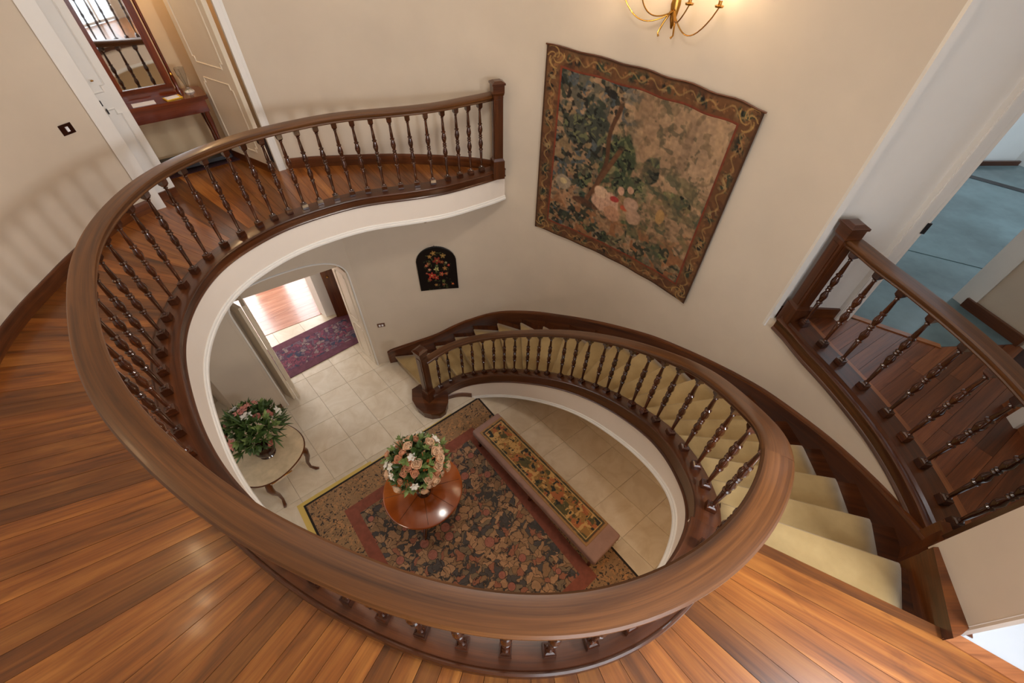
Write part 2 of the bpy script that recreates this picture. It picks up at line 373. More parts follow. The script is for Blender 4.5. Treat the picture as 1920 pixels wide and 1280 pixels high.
def m_vcol(name, rough=.95):
    m, nt, b = newmat(name); a = nt.nodes.new('ShaderNodeVertexColor'); a.layer_name = 'weave'
    v = texco(nt, 'UV'); n = noise_n(nt, v, 300, 1)
    nt.links.new(a.outputs[0], b.inputs['Base Color']); b.inputs['Roughness'].default_value = rough; bump(nt, n, b, .2, .002); return m
M['weave'] = m_vcol('woven_picture'); M['lacquer'] = m_vcol('painted_lacquer', .3)

# ------------------------------------------------------------------ plan data (metres; landing floor z = 0)
G = -3.5; RISE = .175; PLAT = -.175
LAND = [(-.205, 5.27), (-.27, 5.17), (-.406, 5.10), (-.518, 5.05), (-.645, 4.937), (-.804, 4.83), (-.978, 4.742), (-1.154, 4.682), (-1.324, 4.618), (-1.502, 4.566),
        (-1.666, 4.517), (-1.828, 4.448), (-1.976, 4.361), (-2.106, 4.258), (-2.239, 4.16), (-2.364, 4.057), (-2.475, 3.946), (-2.587, 3.80),
        (-2.74, 3.53), (-2.835, 3.3), (-2.875, 3.05), (-2.86, 2.76), (-2.80, 2.46), (-2.72, 2.24), (-2.61, 2.03), (-2.47, 1.82), (-2.32, 1.62),
        (-2.17, 1.43), (-2.02, 1.27), (-1.84, 1.10), (-1.62, .935), (-1.4, .79), (-1.12, .63), (-.88, .515), (-.62, .42), (-.36, .335), (-.13, .29),
        (.1, .275), (.32, .292), (.52, .35), (.7, .43), (.85, .525), (.98, .635), (1.085, .76)]
STAIR = [(1.165, .90, .08), (1.235, 1.03, -.005), (1.315, 1.225, -.18), (1.362, 1.452, -.34), (1.381, 1.679, -.488), (1.366, 1.915, -.63), (1.332, 2.109, -.772),
         (1.284, 2.294, -.914), (1.22, 2.485, -1.056), (1.15, 2.665, -1.198), (1.07, 2.843, -1.34), (.98, 3.01, -1.482), (.88, 3.175, -1.624),
         (.764, 3.333, -1.766), (.642, 3.482, -1.908), (.511, 3.624, -2.05), (.372, 3.752, -2.192), (.225, 3.88, -2.334), (.065, 4.0, -2.476),
         (-.097, 4.105, -2.61), (-.267, 4.19, -2.73), (-.438, 4.258, -2.85), (-.615, 4.305, -2.95), (-.788, 4.33, -3.05), (-.986, 4.31, -3.15), (-1.16, 4.22, -3.21), (-1.30, 4.10, -3.25)]
FULL = catmull([(x, y, .08) for x, y in LAND] + STAIR, .045)
def smooth_path(P, n=9, it=2):
    for _ in range(it):
        Q = P.copy(); k = np.ones(n) / n; h = n // 2
        for c in range(3):
            e = np.concatenate([2 * P[0, c] - P[h:0:-1, c], P[:, c], 2 * P[-1, c] - P[-2:-h - 2:-1, c]]); Q[:, c] = np.convolve(e, k, 'valid')
        P = Q
    return P
FULL = smooth_path(FULL)
SF = arclen(FULL)
split = int(np.argmin(np.hypot(FULL[:, 0] - 1.165, FULL[:, 1] - .90)))
PL, PS = FULL[:split + 1], FULL[split:]
WALL_UP = [(-2.93, 5.18), (-2.6, 5.28), (-2.3, 5.33), (-1.63, 5.42), (-.94, 5.42), (-.47, 5.36), (-.2, 5.27)]
WALL_LOW = [(-2.36, 4.92), (-1.9, 5.05), (-1.4, 5.18), (-.95, 5.26), (-.5, 5.30), (-.2, 5.27)]
WALL_R = [(-.2, 5.27), (.1, 5.16), (.4, 5.01), (.7, 4.81), (1.0, 4.60), (1.3, 4.36), (1.6, 4.08), (1.85, 3.81), (2.08, 3.48), (2.25, 3.2), (2.40, 2.92)]
WALL_RL = [(2.40, 2.92), (2.53, 2.62), (2.62, 2.3), (2.67, 2.0), (2.685, 1.7), (2.67, 1.35), (2.61, 1.0), (2.50, .70), (2.32, .38)]
WALL_L = [(-3.97, 4.15), (-4.09, 3.9), (-4.12, 3.5), (-4.10, 3.1), (-4.06, 2.8), (-4.02, 2.5), (-3.95, 2.2), (-3.84, 1.9), (-3.66, 1.45), (-3.44, 1.0), (-3.2, .6), (-2.95, .2), (-2.75, -.3), (-2.7, -1.5)]
OUT = [(-.15, 5.32)] + WALL_UP[::-1][1:] + [(-3.62, 5.80), (-4.50, 4.78)] + WALL_L + [(3.2, -1.5), (3.2, -.24), (2.31, .38)]
def hit(p, th, poly, closed=True):
    d = (math.cos(th), math.sin(th)); best = None; n = len(poly)
    for i in range(n if closed else n - 1):
        a, b = poly[i], poly[(i + 1) % n]; ex, ey = b[0] - a[0], b[1] - a[1]
        den = d[0] * ey - d[1] * ex
        if abs(den) < 1e-9: continue
        t = ((a[0] - p[0]) * ey - (a[1] - p[1]) * ex) / den; u = ((a[0] - p[0]) * d[1] - (a[1] - p[1]) * d[0]) / den
        if t > .02 and -1e-6 <= u <= 1 + 1e-6 and (best is None or t < best): best = t
    return None if best is None else (p[0] + d[0] * best, p[1] + d[1] * best)

# ------------------------------------------------------------------ setting: walls
def wall(name, pts, z0, z1, th, mat, smooth=True, step=.12, curve=True):
    """th > 0 thickens to the left of travel"""
    P = catmull(pts, step)[:, :2] if curve and len(pts) > 2 else np.array(pts, float)
    Q = offset(P, th); mb = MB(); s = arclen(P)
    for i in range(len(P) - 1):
        a, b, c, d = P[i], P[i + 1], Q[i + 1], Q[i]
        mb.poly([(a[0], a[1], z0), (b[0], b[1], z0), (b[0], b[1], z1), (a[0], a[1], z1)], [(s[i], z0), (s[i + 1], z0), (s[i + 1], z1), (s[i], z1)])
        mb.poly([(c[0], c[1], z0), (d[0], d[1], z0), (d[0], d[1], z1), (c[0], c[1], z1)])
        mb.poly([(a[0], a[1], z1), (b[0], b[1], z1), (c[0], c[1], z1), (d[0], d[1], z1)])
        mb.poly([(d[0], d[1], z0), (c[0], c[1], z0), (b[0], b[1], z0), (a[0], a[1], z0)])
    for i in (0, len(P) - 1): mb.poly([(P[i][0], P[i][1], z0), (Q[i][0], Q[i][1], z0), (Q[i][0], Q[i][1], z1), (P[i][0], P[i][1], z1)])
    o = mb.build(name, mat, smooth=30); bm = bmesh.new(); bm.from_mesh(o.data); bmesh.ops.remove_doubles(bm, verts=bm.verts, dist=1e-4)
    bmesh.ops.recalc_face_normals(bm, faces=bm.faces); bm.to_mesh(o.data); bm.free()
    o.data.polygons.foreach_set('use_smooth', [True] * len(o.data.polygons)); o.data.set_sharp_from_angle(angle=.6)
    o['kind'] = 'structure'; return o
CEIL = 3.9
wall('wall_back_upper', WALL_UP + WALL_R[1:], -.33, CEIL, .14, M['plaster'])
wall('wall_back_lower', WALL_LOW + WALL_R[1:], G, -.33, .14, M['plaster'])
wall('wall_stair_lower', WALL_RL, G, PLAT - .02, .12, M['plaster'])
wall('wall_left', WALL_L[::-1], 0, CEIL, .14, M['plaster'])
wall('wall_left_under', [(-3.76, 3.93), (-3.92, 3.80), (-4.30, 3.63)], G, -.33, -.1, M['plaster'], curve=False)
wall('wall_left_recess', [(-4.30, 3.63), (-4.9, 4.0)], G, -.33, -.06, M['plaster'], curve=False)
wall('wall_left_far', [(-4.9, 4.1), (-5.2, 2.6), (-4.9, .6), (-4, -.8)], G, -.33, -.1, M['plaster'])
wall('wall_under_landing', [(-4, -.8), (-1, -1.4), (2.4, -.8), (2.6, .4)], G, -.33, -.1, M['plaster_warm'])

def pbox(name, pts, z0, z1, mat, parent=None, kind='structure'):
    mb = MB(); mb.prism([tuple(p) for p in pts], z0, z1); o = mb.build(name, mat, parent)
    if kind and not parent: o['kind'] = kind
    return o
def skirt_run(name, P, z, th, h, mat):
    mb = MB(); mb.sweep([(p[0], p[1], z) for p in P], [(0, 0), (th, 0), (th, h * .8), (th * .55, h), (0, h)]); o = mb.build(name, mat, None, 35); o['kind'] = 'structure'; return o
skirt_run('baseboard_left_upper', catmull(WALL_L[::-1], .06), 0, -.024, .125, M['skirt'])
skirt_run('baseboard_back', [p for p in catmull(WALL_UP + WALL_R[1:], .06) if -2.90 < p[0] < -.28], 0, -.024, .125, M['skirt'])
# flat closed ceiling of the stair hall
pbox('ceiling', [(-5.2, -1.7), (5.2, -1.7), (5.2, 1.5), (3.2, 3), (2.6, 6), (-3.2, 6), (-5.2, 4.5)], CEIL, CEIL + .1, M['white'])
# back wall with tall window behind the viewer
for k, (a, b, z0, z1) in enumerate([(-2.75, .3, 0, CEIL), (2.5, 3.3, 0, CEIL), (.3, 2.5, 2.95, CEIL)]):
    pbox('wall_rear' if k == 0 else 'wall_rear.%03d' % k, [(a, -1.5), (b, -1.5), (b, -1.64), (a, -1.64)], z0, z1, M['plaster'])
wn = MB()
for x in (.3, .84, 1.4, 1.96, 2.45): wn.box((x + .025, -1.57, 1.48), (.05, .06, 2.95))
for z in (.03, .9, 2.9): wn.box((1.4, -1.57, z), (2.2, .06, .05))
wf = wn.build('window_1', M['white']); wf['kind'] = 'structure'
pbox('sky_beyond_window', [(-.6, -2.6), (3.4, -2.6), (3.4, -2.62), (-.6, -2.62)], -.5, 4.0, M['sky_pane'])
pbox('wall_side', [(3.2, -.24), (3.32, -.24), (3.32, -1.5), (3.2, -1.5)], 0, CEIL, M['white'])
# wall spur between the stair and the side doorway
pbox('wall_spur', [(2.41, .83), (2.305, .42), (5.0, .93), (5.0, 1.34)], 0, CEIL, M['plaster'])
tr = MB(); tr.box((2.335, .425, 1.3), (.05, .03, 2.6), .18); tb = tr.build('trim_1', M['white']); tb['kind'] = 'structure'
pbox('floor_side_room', [(2.275, .405), (2.31, .418), (5, .93), (5, -1.5), (3.32, -1.5), (3.32, -.30)], -.06, .004, M['marble_white'])
pbox('trim_7', [(2.20, .392), (2.29, .412), (3.34, -.29), (3.22, -.33)], -.01, .010, M['stripwood'])
pbox('wall_side_room', [(5, -1.6), (5.1, -1.6), (5.1, 1.4), (5, 1.4)], -.06, CEIL, M['white'])

# ------------------------------------------------------------------ landing: slab, fanned floor planks
NODES = [((-.205, 5.27), 95), ((-.5, 5.05), 122), ((-1.5, 4.57), 126), ((-2.2, 4.2), 129), ((-2.6, 3.8), 139), ((-2.87, 3.05), 163), ((-2.8, 2.46), 184),
         ((-2.47, 1.82), 197), ((-1.84, 1.10), 205), ((-1.4, .79), 218), ((-1.12, .63), 236), ((-.62, .42), 243), ((-.13, .29), 254), ((.32, .29), 286), ((.6, .38), 306),
         ((.85, .52), 317), ((.98, .635), 322), ((1.085, .76), 328), ((1.165, .90), 333.5)]
sl = arclen(PL)
ns = [sl[int(np.argmin(np.hypot(PL[:, 0] - p[0], PL[:, 1] - p[1])))] for p, a in NODES]; na = [a for p, a in NODES]
ang = lambda s: math.radians(np.interp(s, ns, na))
floor = pbox('floor', OUT[:1] + [], 0, 0, None) if False else None
# base slab (strips from the well edge to the walls)
mb = MB(); ss = np.linspace(0, sl[-1], 130); inn = [at_s(PL, sl, s)[:2] for s in ss]; outp = []
for s, p in zip(ss, inn):
    h = hit(p, ang(s), OUT); outp.append(h if h else tuple(p))
for i in range(len(ss) - 1):
    a, b = inn[i], inn[i + 1]; c, d = outp[i + 1], outp[i]
    mb.poly([(a[0], a[1], -.022), (b[0], b[1], -.022), (c[0], c[1], -.022), (d[0], d[1], -.022)][::-1])
    mb.poly([(a[0], a[1], -.33), (b[0], b[1], -.33), (c[0], c[1], -.33), (d[0], d[1], -.33)])
floor = mb.build('floor', M['backing']); floor['kind'] = 'structure'
ncount = 96; bs = np.linspace(0.02, sl[-1], ncount + 1)
for k in range(ncount):
    s0, s1 = bs[k], bs[k + 1]; p0, p1 = at_s(PL, sl, s0)[:2], at_s(PL, sl, s1)[:2]
    q0, q1 = hit(p0, ang(s0), OUT), hit(p1, ang(s1), OUT)
    if q0 is None or q1 is None: continue
    a = np.array(p0); b = np.array(p1); c = np.array(q1); d = np.array(q0)
    g = .0012                                               # open joint
    def shrink(u, v, g): t = v - u; l = np.linalg.norm(t); return u + t / l * g, v - t / l * g
    a, b = shrink(a, b, g); d, c = shrink(d, c, g)
    dr = (c + d - a - b); dr = dr / np.linalg.norm(dr)
    mb = MB(); off = random.uniform(0, 30)
    mb.prism([tuple(a), tuple(d), tuple(c), tuple(b)], -.02, random.uniform(-.0006, .0006), (dr[0], dr[1]))
    mb.uv = [(u + off, v + off) for u, v in mb.uv]
    mb.build('plank', M['floorwood'], floor)
# nosing board at the head of the stair
p = at_s(PL, sl, sl[-1])[:2]

# ------------------------------------------------------------------ balustrades
prof_bal = [(.027, 0), (.029, .012), (.029, .045), (.018, .056), (.012, .064), (.019, .072), (.012, .082), (.0125, .10), (.0175, .255), (.014, .262), (.024, .270), (.024, .280), (.016, .288),
            (.019, .30), (.027, .335), (.026, .355), (.014, .395), (.022, .404), (.022, .412), (.015, .420), (.022, .430), (.022, .437), (.014, .445), (.026, .485), (.027, .505), (.019, .540),
            (.016, .548), (.024, .556), (.024, .566), (.014, .574), (.0175, .582), (.0115, .70), (.018, .708), (.011, .716), (.013, .722), (.027, .738), (.030, .752), (.030, .782)]
def baluster_mesh(h):
    mb = MB(); k = h / .78
    z0, z1 = .05, .735
    pr = [(r, z * k) for r, z in prof_bal if z0 <= z <= z1]
    mb.lathe(pr, n=12)
    mb.box((0, 0, .03 * k), (.062, .062, .052), 0, .93); mb.box((0, 0, .0585 * k), (.05, .05, .010), 0, .6)
    # square block under the handrail, widening upwards with canted shoulders
    mb.box((0, 0, .728 * k), (.028, .028, .018), 0, 1.75); mb.box((0, 0, .760 * k), (.05, .05, .048), 0, 1.06)
    return mb
bal_me = baluster_mesh(.78).data('baluster', M['dark'], 35)
def put_baluster(parent, p, rz):
    o = bpy.data.objects.new('baluster', bal_me); COL.objects.link(o); o.parent = parent
    l = parent.location; o.location = (p[0] - l[0], p[1] - l[1], p[2] - l[2]); o.rotation_euler = (0, 0, rz)
RAILP = [(-.067, -.022), (-.066, -.012), (-.057, -.003), (-.036, .0), (.036, .0), (.057, -.003), (.066, -.012), (.067, -.022), (.061, -.036), (.048, -.042), (.047, -.049), (.053, -.057), (.048, -.066), (.03, -.072),
         (-.03, -.072), (-.048, -.066), (-.053, -.057), (-.047, -.049), (-.048, -.042), (-.061, -.036)]
CURBP = [(.098, -.055), (.106, -.045), (.100, -.034), (.100, .0 - .075), (.088, -.020), (.094, -.012), (.088, -.003), (.078, .0), (-.070, .0), (-.073, -.010), (-.084, -.008), (-.092, -.018), (-.094, -.05), (-.094, -.085), (.09, -.085)]
CURBP = [(.088, -.115), (.100, -.108), (.104, -.098), (.098, -.088), (.092, -.084), (.092, -.030), (.100, -.022), (.102, -.012), (.096, -.003), (.086, .0),
         (-.070, .0), (-.074, -.012), (-.084, -.008), (-.094, -.014), (-.098, -.028), (-.098, -.081), (-.08, -.081), (-.08, -.115)]
def ang_of(P, i):
    a, b = P[max(i - 1, 0)], P[min(i + 1, len(P) - 1)]; return math.atan2(b[1] - a[1], b[0] - a[0])
def newel(parent, x, y, z0, z1, rz, wd=.105):
    mb = MB(); h = z1 - z0
    mb.box((x, y, z0 + .11), (wd * 1.32, wd * 1.32, .22), rz); mb.box((x, y, z0 + .235), (wd * 1.2, wd * 1.2, .03), rz, .84)
    mb.box((x, y, z0 + (h + .1) / 2), (wd, wd, h - .22), rz)
    for k in range(4):                                       # raised panels on the shaft
        a = rz + k * PI / 2; mb.box((x + math.cos(a) * wd * .5, y + math.sin(a) * wd * .5, z0 + (h + .1) / 2), (.012, wd * .6, h - .42), a)
    sh = mb.build('newel_post', M['string'], parent)
    mb = MB(); mb.box((x, y, z1 - .11), (wd * 1.0, wd * 1.0, .03), rz, 1.18); mb.box((x, y, z1 - .06), (wd * 1.22, wd * 1.22, .08), rz)
    mb.box((x, y, z1 - .012), (wd * 1.42, wd * 1.42, .018), rz); mb.box((x, y, z1 + .006), (wd * 1.36, wd * 1.36, .018), rz, .55)
    mb.build('newel_cap', M['string'], sh, world=False).location = (0, 0, 0)
    for c in sh.children:
        for v in c.data.vertices: v.co -= Vector(parent.location)
    return sh
# landing balustrade
bl = thing('landing_balustrade', (-.235, 5.125, 0), 'long oval mahogany balustrade sweeping round the upper landing above the well', 'balustrade')
mb = MB(); mb.sweep([tuple(p) for p in PL], CURBP); mb.build('curb', M['string'], bl, 35)
railz = .08 + .78 + .072
rp = FULL.copy()
rp[:, 2] += .852
mb = MB(); mb.sweep([tuple(p) for p in rp[:split + 1]], RAILP); mb.build('handrail', M['rail'], bl, 35)
newel(bl, -.235, 5.125, 0, 1.06, .35)
s = .29; gaps = [.15, .15, .16, .185, .19, .185, .185, .185, .175, .18, .18, .165, .17, .165, .165]; gi = 0
while s < sl[-1] - .06:
    p = at_s(PL, sl, s); i = int(np.searchsorted(sl, s)); put_baluster(bl, p, ang_of(PL, i))
    s += gaps[gi] if gi < len(gaps) else .2035; gi += 1
# stair balustrade
bs_ = thing('stair_balustrade', (-1.34, 4.06, G + RISE), 'curving mahogany balustrade descending the stair to a square newel on the ground floor', 'balustrade')
mb = MB(); STRP = [(.070, -.20), (.082, -.195), (.086, -.185), (.080, -.172), (.074, -.168), (.074, -.03), (.084, -.022), (.086, -.012), (.08, -.003), (.07, 0), (-.06, 0), (-.07, -.006), (-.07, -.26), (.0, -.26)]
mb.sweep([tuple(p) for p in PS], STRP); mb.build('string', M['string'], bs_, 35)
mb = MB(); mb.sweep([tuple(p) for p in rp[split:]], RAILP); mb.build('handrail', M['rail'], bs_, 35)
newel(bs_, -1.34, 4.07, G + RISE, -2.13, .9, .12)
for x, y, z in STAIR[1:-1]:
    i = int(np.argmin(np.hypot(PS[:, 0] - x, PS[:, 1] - y))); put_baluster(bs_, (PS[i][0], PS[i][1], PS[i][2] - .004), ang_of(PS, i))
# platform balustrade
PP = catmull([(2.715, .90), (2.735, 1.0), (2.765, 1.17), (2.785, 1.39), (2.785, 1.61), (2.765, 1.82), (2.725, 2.05), (2.675, 2.27), (2.62, 2.47), (2.575, 2.70), (2.53, 2.86)], .05)
PP = np.c_[PP, np.full(len(PP), PLAT + .08)]
bp = thing('platform_balustrade', (2.53, 2.85, PLAT), 'short mahogany balustrade edging the right-hand platform beside the bluish doorway', 'balustrade')
PCP = [(.10, -.17), (.128, -.16), (.136, -.145), (.128, -.13), (.122, -.125), (.122, -.06), (.130, -.048), (.130, -.036), (.118, -.028), (.096, -.026), (.088, 0), (-.08, 0), (-.088, -.015), (-.1, -.018), (-.1, -.081), (-.06, -.081), (-.06, -.17)]
mb = MB(); mb.sweep([tuple(p) for p in PP], PCP); mb.build('curb', M['string'], bp, 35)
mb = MB(); mb.sweep([(p[0], p[1], p[2] + .852) for p in PP], RAILP); mb.build('handrail', M['rail'], bp, 35)
newel(bp, 2.515, 2.82, PLAT, .86, .12)
mb = MB(); mb.box((2.60, .885, PLAT + .5), (.12, .05, 1.0), .18); mb.box((2.60, .90, PLAT + 1.0), (.15, .09, .05), .18); mb.build('half_newel', M['string'], bp)
for p in [(2.58, 2.699), (2.619, 2.46), (2.673, 2.269), (2.71, 2.034), (2.745, 1.81), (2.774, 1.61), (2.765, 1.385), (2.747, 1.166), (2.725, .98)]:
    i = int(np.argmin(np.hypot(PP[:, 0] - p[0], PP[:, 1] - p[1]))); put_baluster(bp, PP[i], ang_of(PP, i))

# ------------------------------------------------------------------ plaster fascia and its bottom moulding
zt = FULL[:, 2] - .115; zb = np.zeros(len(FULL))
for i, (x, y, z) in enumerate(FULL):
    if i <= split:
        u = SF[i] / SF[split]; zb[i] = np.interp(u, [0, .42, .55, .62, .9, 1], [-.325, -.33, -.40, -.44, -.38, -.36])
    else:
        zt[i] = np.interp(SF[i] - SF[split], [0, .3], [z - .115, z - .19]); zb[i] = np.interp(SF[i] - SF[split], [0, .35, .9, 1.5], [-.36, z - .40, z - .52, z - .58])
# the plaster stops where the low wall beside the newel reaches the floor
cut = int(np.argmin(np.hypot(FULL[:, 0] + .72, FULL[:, 1] - 4.32)))
ee = np.where(np.arange(len(FULL)) <= split, .084, .066).astype(float)
def sm1(a, n=13):
    for _ in range(3): a = np.convolve(np.concatenate([[a[0]] * (n // 2), a, [a[-1]] * (n // 2)]), np.ones(n) / n, 'valid')
    return a
zb = sm1(zb); ee = sm1(ee)
def fascia_prof(i): return [(.03, zb[i] - FULL[i][2]), (ee[i], zb[i] - FULL[i][2]), (ee[i], zt[i] - FULL[i][2] + .01), (.03, zt[i] - FULL[i][2] + .01)]
mb = MB(); mb.sweep([tuple(p) for p in FULL[:cut + 1]], fascia_prof(0), fascia_prof); o = mb.build('wall_fascia', M['fascia'], None, 35); o['kind'] = 'structure'
def mould_prof(i):
    h = zb[i] - FULL[i][2]; e = ee[i]
    return [(.028, h - .012), (e + .022, h - .012), (e + .026, h + .0), (e + .022, h + .014), (e + .012, h + .020), (e + .012, h + .034), (e + .006, h + .042), (e - .01, h + .042), (.028, h + .03)]
mb = MB(); mb.sweep([tuple(p) for p in FULL[:cut + 1]], mould_prof(0), mould_prof); o = mb.build('trim_2', M['white'], None, 35); o['kind'] = 'structure'
# low spandrel wall from the newel to the arch under the stair
sp = FULL[cut - 2:]; mb = MB()
def sp_prof(i):
    j = cut - 2 + i; return [(-.02, G - FULL[j][2]), (.066, G - FULL[j][2]), (.066, -.18), (-.02, -.18)]
mb.sweep([tuple(p) for p in sp], sp_prof(0), sp_prof); o = mb.build('wall_spandrel', M['fascia'], None, 35); o['kind'] = 'structure'
mb = MB(); mb.sweep([(p[0], p[1], G) for p in sp], [(.066, 0), (.082, 0), (.082, .09), (.066, .1)]); o = mb.build('baseboard_stair', M['skirt'], None, 35); o['kind'] = 'structure'

# ------------------------------------------------------------------ the stair
stair = thing('staircase', (0.5, 4.2, G), 'curved staircase of dark wood treads rising along the round wall', 'staircase')
wl = catmull(WALL_RL[::-1] + WALL_R[::-1][1:] + WALL_LOW[::-1][1:], .03); wls = arclen(wl)
def on_wall(p): return wls[int(np.argmin(np.hypot(wl[:, 0] - p[0], wl[:, 1] - p[1])))]
Wk = {0: (2.32, .38), 1: (2.50, .70), 2: (2.62, 1.04), 3: (2.675, 1.43), 4: (2.68, 1.82), 5: (2.645, 2.2), 16: (-.70, 5.22), 17: (-1.04, 5.20), 18: (-1.41, 5.16), 19: (-2.10, 4.99)}
wn_s = np.interp(range(20), sorted(Wk), [on_wall(Wk[k]) for k in sorted(Wk)])
sps = arclen(PS)
def S_at(n):
    z = .08 - RISE * n; j = int(np.argmin(np.abs(PS[:, 2] - z))) if n else 0
    return PS[j]
Sn = []
for n in range(20):
    z = .08 - RISE * n; zz = PS[::-1, 2]; t = np.interp(z, zz, sps[::-1]) if n else 0.12; Sn.append(at_s(offset(PS, -.055), sps, t)[:2])
Sn[0] = np.array((1.20, .952)); Sn[19] = np.array((-1.45, 4.30))
Wn = [at_s(wl, wls, s)[:2] for s in wn_s]
Sn.append(np.array((-1.6, 4.2))); Wn.append(np.array((-2.2, 4.95)))
def nrm(a, b):                                               # unit vector pointing down the stair (away from the step above)
    t = b - a; l = np.linalg.norm(t); n = np.array((t[1], -t[0])) / l; return n
for n in range(1, 20):
    z = -RISE * n; a0, b0, a1, b1 = Sn[n - 1], Wn[n - 1], Sn[n], Wn[n]
    f = (a1 + b1 - a0 - b0); f = f / np.linalg.norm(f)
    mid = []
    for k in range(1, 6):                                     # follow the curved wall at the outer end
        mid.append(tuple(at_s(wl, wls, wn_s[n - 1] + (wn_s[n] - wn_s[n - 1]) * k / 6)[:2]))
    mb = MB(); d = (b0 - a0) / np.linalg.norm(b0 - a0)
    mb.prism([tuple(a0 - f * .01), tuple(b0 - f * .01)] + mid + [tuple(b1 + f * .022), tuple(a1 + f * .022)], z - .03, z, tuple(d)); mb.build('tread', M['string'], stair)
for n in range(0, 20):
    z1 = -RISE * n - (.028 if n else .02); z0 = -RISE * (n + 1); a, b = Sn[n], Wn[n]
    q = (Sn[min(n + 1, 19)] + Wn[min(n + 1, 19)] - a - b) if n < 19 else (a + b - Sn[18] - Wn[18]); f = q / np.linalg.norm(q)
    mb = MB(); mb.prism([tuple(a), tuple(b), tuple(b - f * .02), tuple(a - f * .02)], z0 if n < 19 else G, z1); mb.build('riser', M['string'], stair)
# landing nosing
f = (Sn[1] + Wn[1] - Sn[0] - Wn[0]); f /= np.linalg.norm(f); a, b = Sn[0], Wn[0]
mb = MB(); d = (b - a) / np.linalg.norm(b - a); mb.prism([tuple(a - f * .16), tuple(b - f * .16), tuple(b + f * .010), tuple(a + f * .010)], -.03, -.0012, tuple(d)); mb.build('landing_nosing', M['floorwood'], stair)
# wall string / skirting
sk = [(Wn[n][0], Wn[n][1], -RISE * n) for n in range(20)] + [(-2.2, 4.955, -RISE * 19.3)]
SK = catmull(sk, .06)
SKW = []
for p in SK:
    j = int(np.argmin(np.hypot(wl[:, 0] - p[0], wl[:, 1] - p[1]))); SKW.append((wl[j][0], wl[j][1], p[2]))
SKW = [p for p in SKW if p[1] > .62]
mb = MB(); mb.sweep([tuple(p) for p in SKW], [(.034, -.30), (.034, .125), (.040, .135), (.036, .155), (.022, .165), (-.004, .165), (-.004, -.30)]); mb.build('skirting_board', M['skirt'], stair, 35)
mb = MB(); mb.sweep([(p[0], p[1], 0) for p in wl if .385 < p[1] < .98 and p[0] > 2], [(.032, -.62), (.032, .01), (-.02, .01), (-.02, -.62)]); mb.build('skirting_board', M['skirt'], stair, 35)
mb = MB(); mb.prism([(2.375, .81), (2.412, .81), (2.31, .43), (2.25, .40), (2.20, .385)], -.03, .07); mb.prism([(2.385, .81), (2.50, .87), (2.62, 1.0), (2.55, .70), (2.38, .42), (2.22, .388)], -.50, -.004); mb.build('skirting_end', M['skirt'], stair)
# bullnose starting step
mb = MB(); bull = [(-1.64, 4.22), (-1.60, 4.02), (-1.52, 3.90), (-1.40, 3.80), (-1.27, 3.765), (-1.14, 3.79), (-1.06, 3.87), (-1.04, 4.0), (-1.06, 4.16), (-1.2, 4.36), (-1.45, 4.40)]
mb.prism(bull, G, G + RISE - .03); c = (-1.3, 4.08)
mb.prism([(c[0] + (x - c[0]) * 1.07, c[1] + (y - c[1]) * 1.07) for x, y in bull], G + RISE - .03, G + RISE + .003); mb.build('bullnose_step', M['string'], stair)
# stair soffit
mb = MB()
for n in range(0, 19):
    a0, b0, a1, b1 = Sn[n], Wn[n], Sn[n + 1], Wn[n + 1]; z0, z1 = -RISE * n - .42, -RISE * (n + 1) - .42
    mb.poly([(a0[0], a0[1], z0), (a1[0], a1[1], z1), (b1[0], b1[1], z1), (b0[0], b0[1], z0)])
o = mb.build('ceiling_under_stair', M['plaster_warm']); o['kind'] = 'structure'
# carpet runner: one strip folded over every step
cr = MB()
def cl(n, fr):
    a, b = Sn[n], Wn[n]; L = np.linalg.norm(b - a); t0 = .05 / L; t1 = 1 - (.185 if n < 14 else .15) / L
    if n == 19: t0, t1 = -.22, 1 - .08 / L
    return a + (b - a) * (t0 + (t1 - t0) * fr)
NC = 8; rows = []
for n in range(0, 20):
    q = (Sn[min(n + 1, 19)] + Wn[min(n + 1, 19)] - Sn[n] - Wn[n]) if n < 19 else (Sn[19] + Wn[19] - Sn[18] - Wn[18]); f = q / np.linalg.norm(q)
    z = -RISE * n; pr = []
    if n: pr += [(.012, .002), (.012, .006), (.012, .010), (.012, .028), (.005, .036), (-.008, .038), (-.028, .034), (-.034, .024)]
    else: pr += [(-.035, .024)]
    pr += [(-RISE * .5, .016), (-RISE + .03, .014), (-RISE + .013, .02)]
    for j, pp in enumerate(pr):
        if n and j < 8: h, off = (pp[0], pp[1])
        else: h, off = pp
        rows.append([(cl(n, k / NC) + f * off, z + h) for k in range(NC + 1)])
b = len(cr.v)
for r in rows:
    for (p, h) in r: cr.v.append((p[0], p[1], h))
for j in range(len(rows) - 1):
    for k in range(NC):
        q = (b + j * (NC + 1) + k, b + j * (NC + 1) + k + 1, b + (j + 1) * (NC + 1) + k + 1, b + (j + 1) * (NC + 1) + k); cr.f.append(q); cr.uv += [(k, j), (k + 1, j), (k + 1, j + 1), (k, j + 1)]
o = cr.build('stair_runner', M['carpet'], None, 28); md = o.modifiers.new('thick', 'SOLIDIFY'); md.thickness = .009; md.offset = 0
tag(o, 'plain beige carpet runner folded over the steps of the curved staircase', 'carpet')

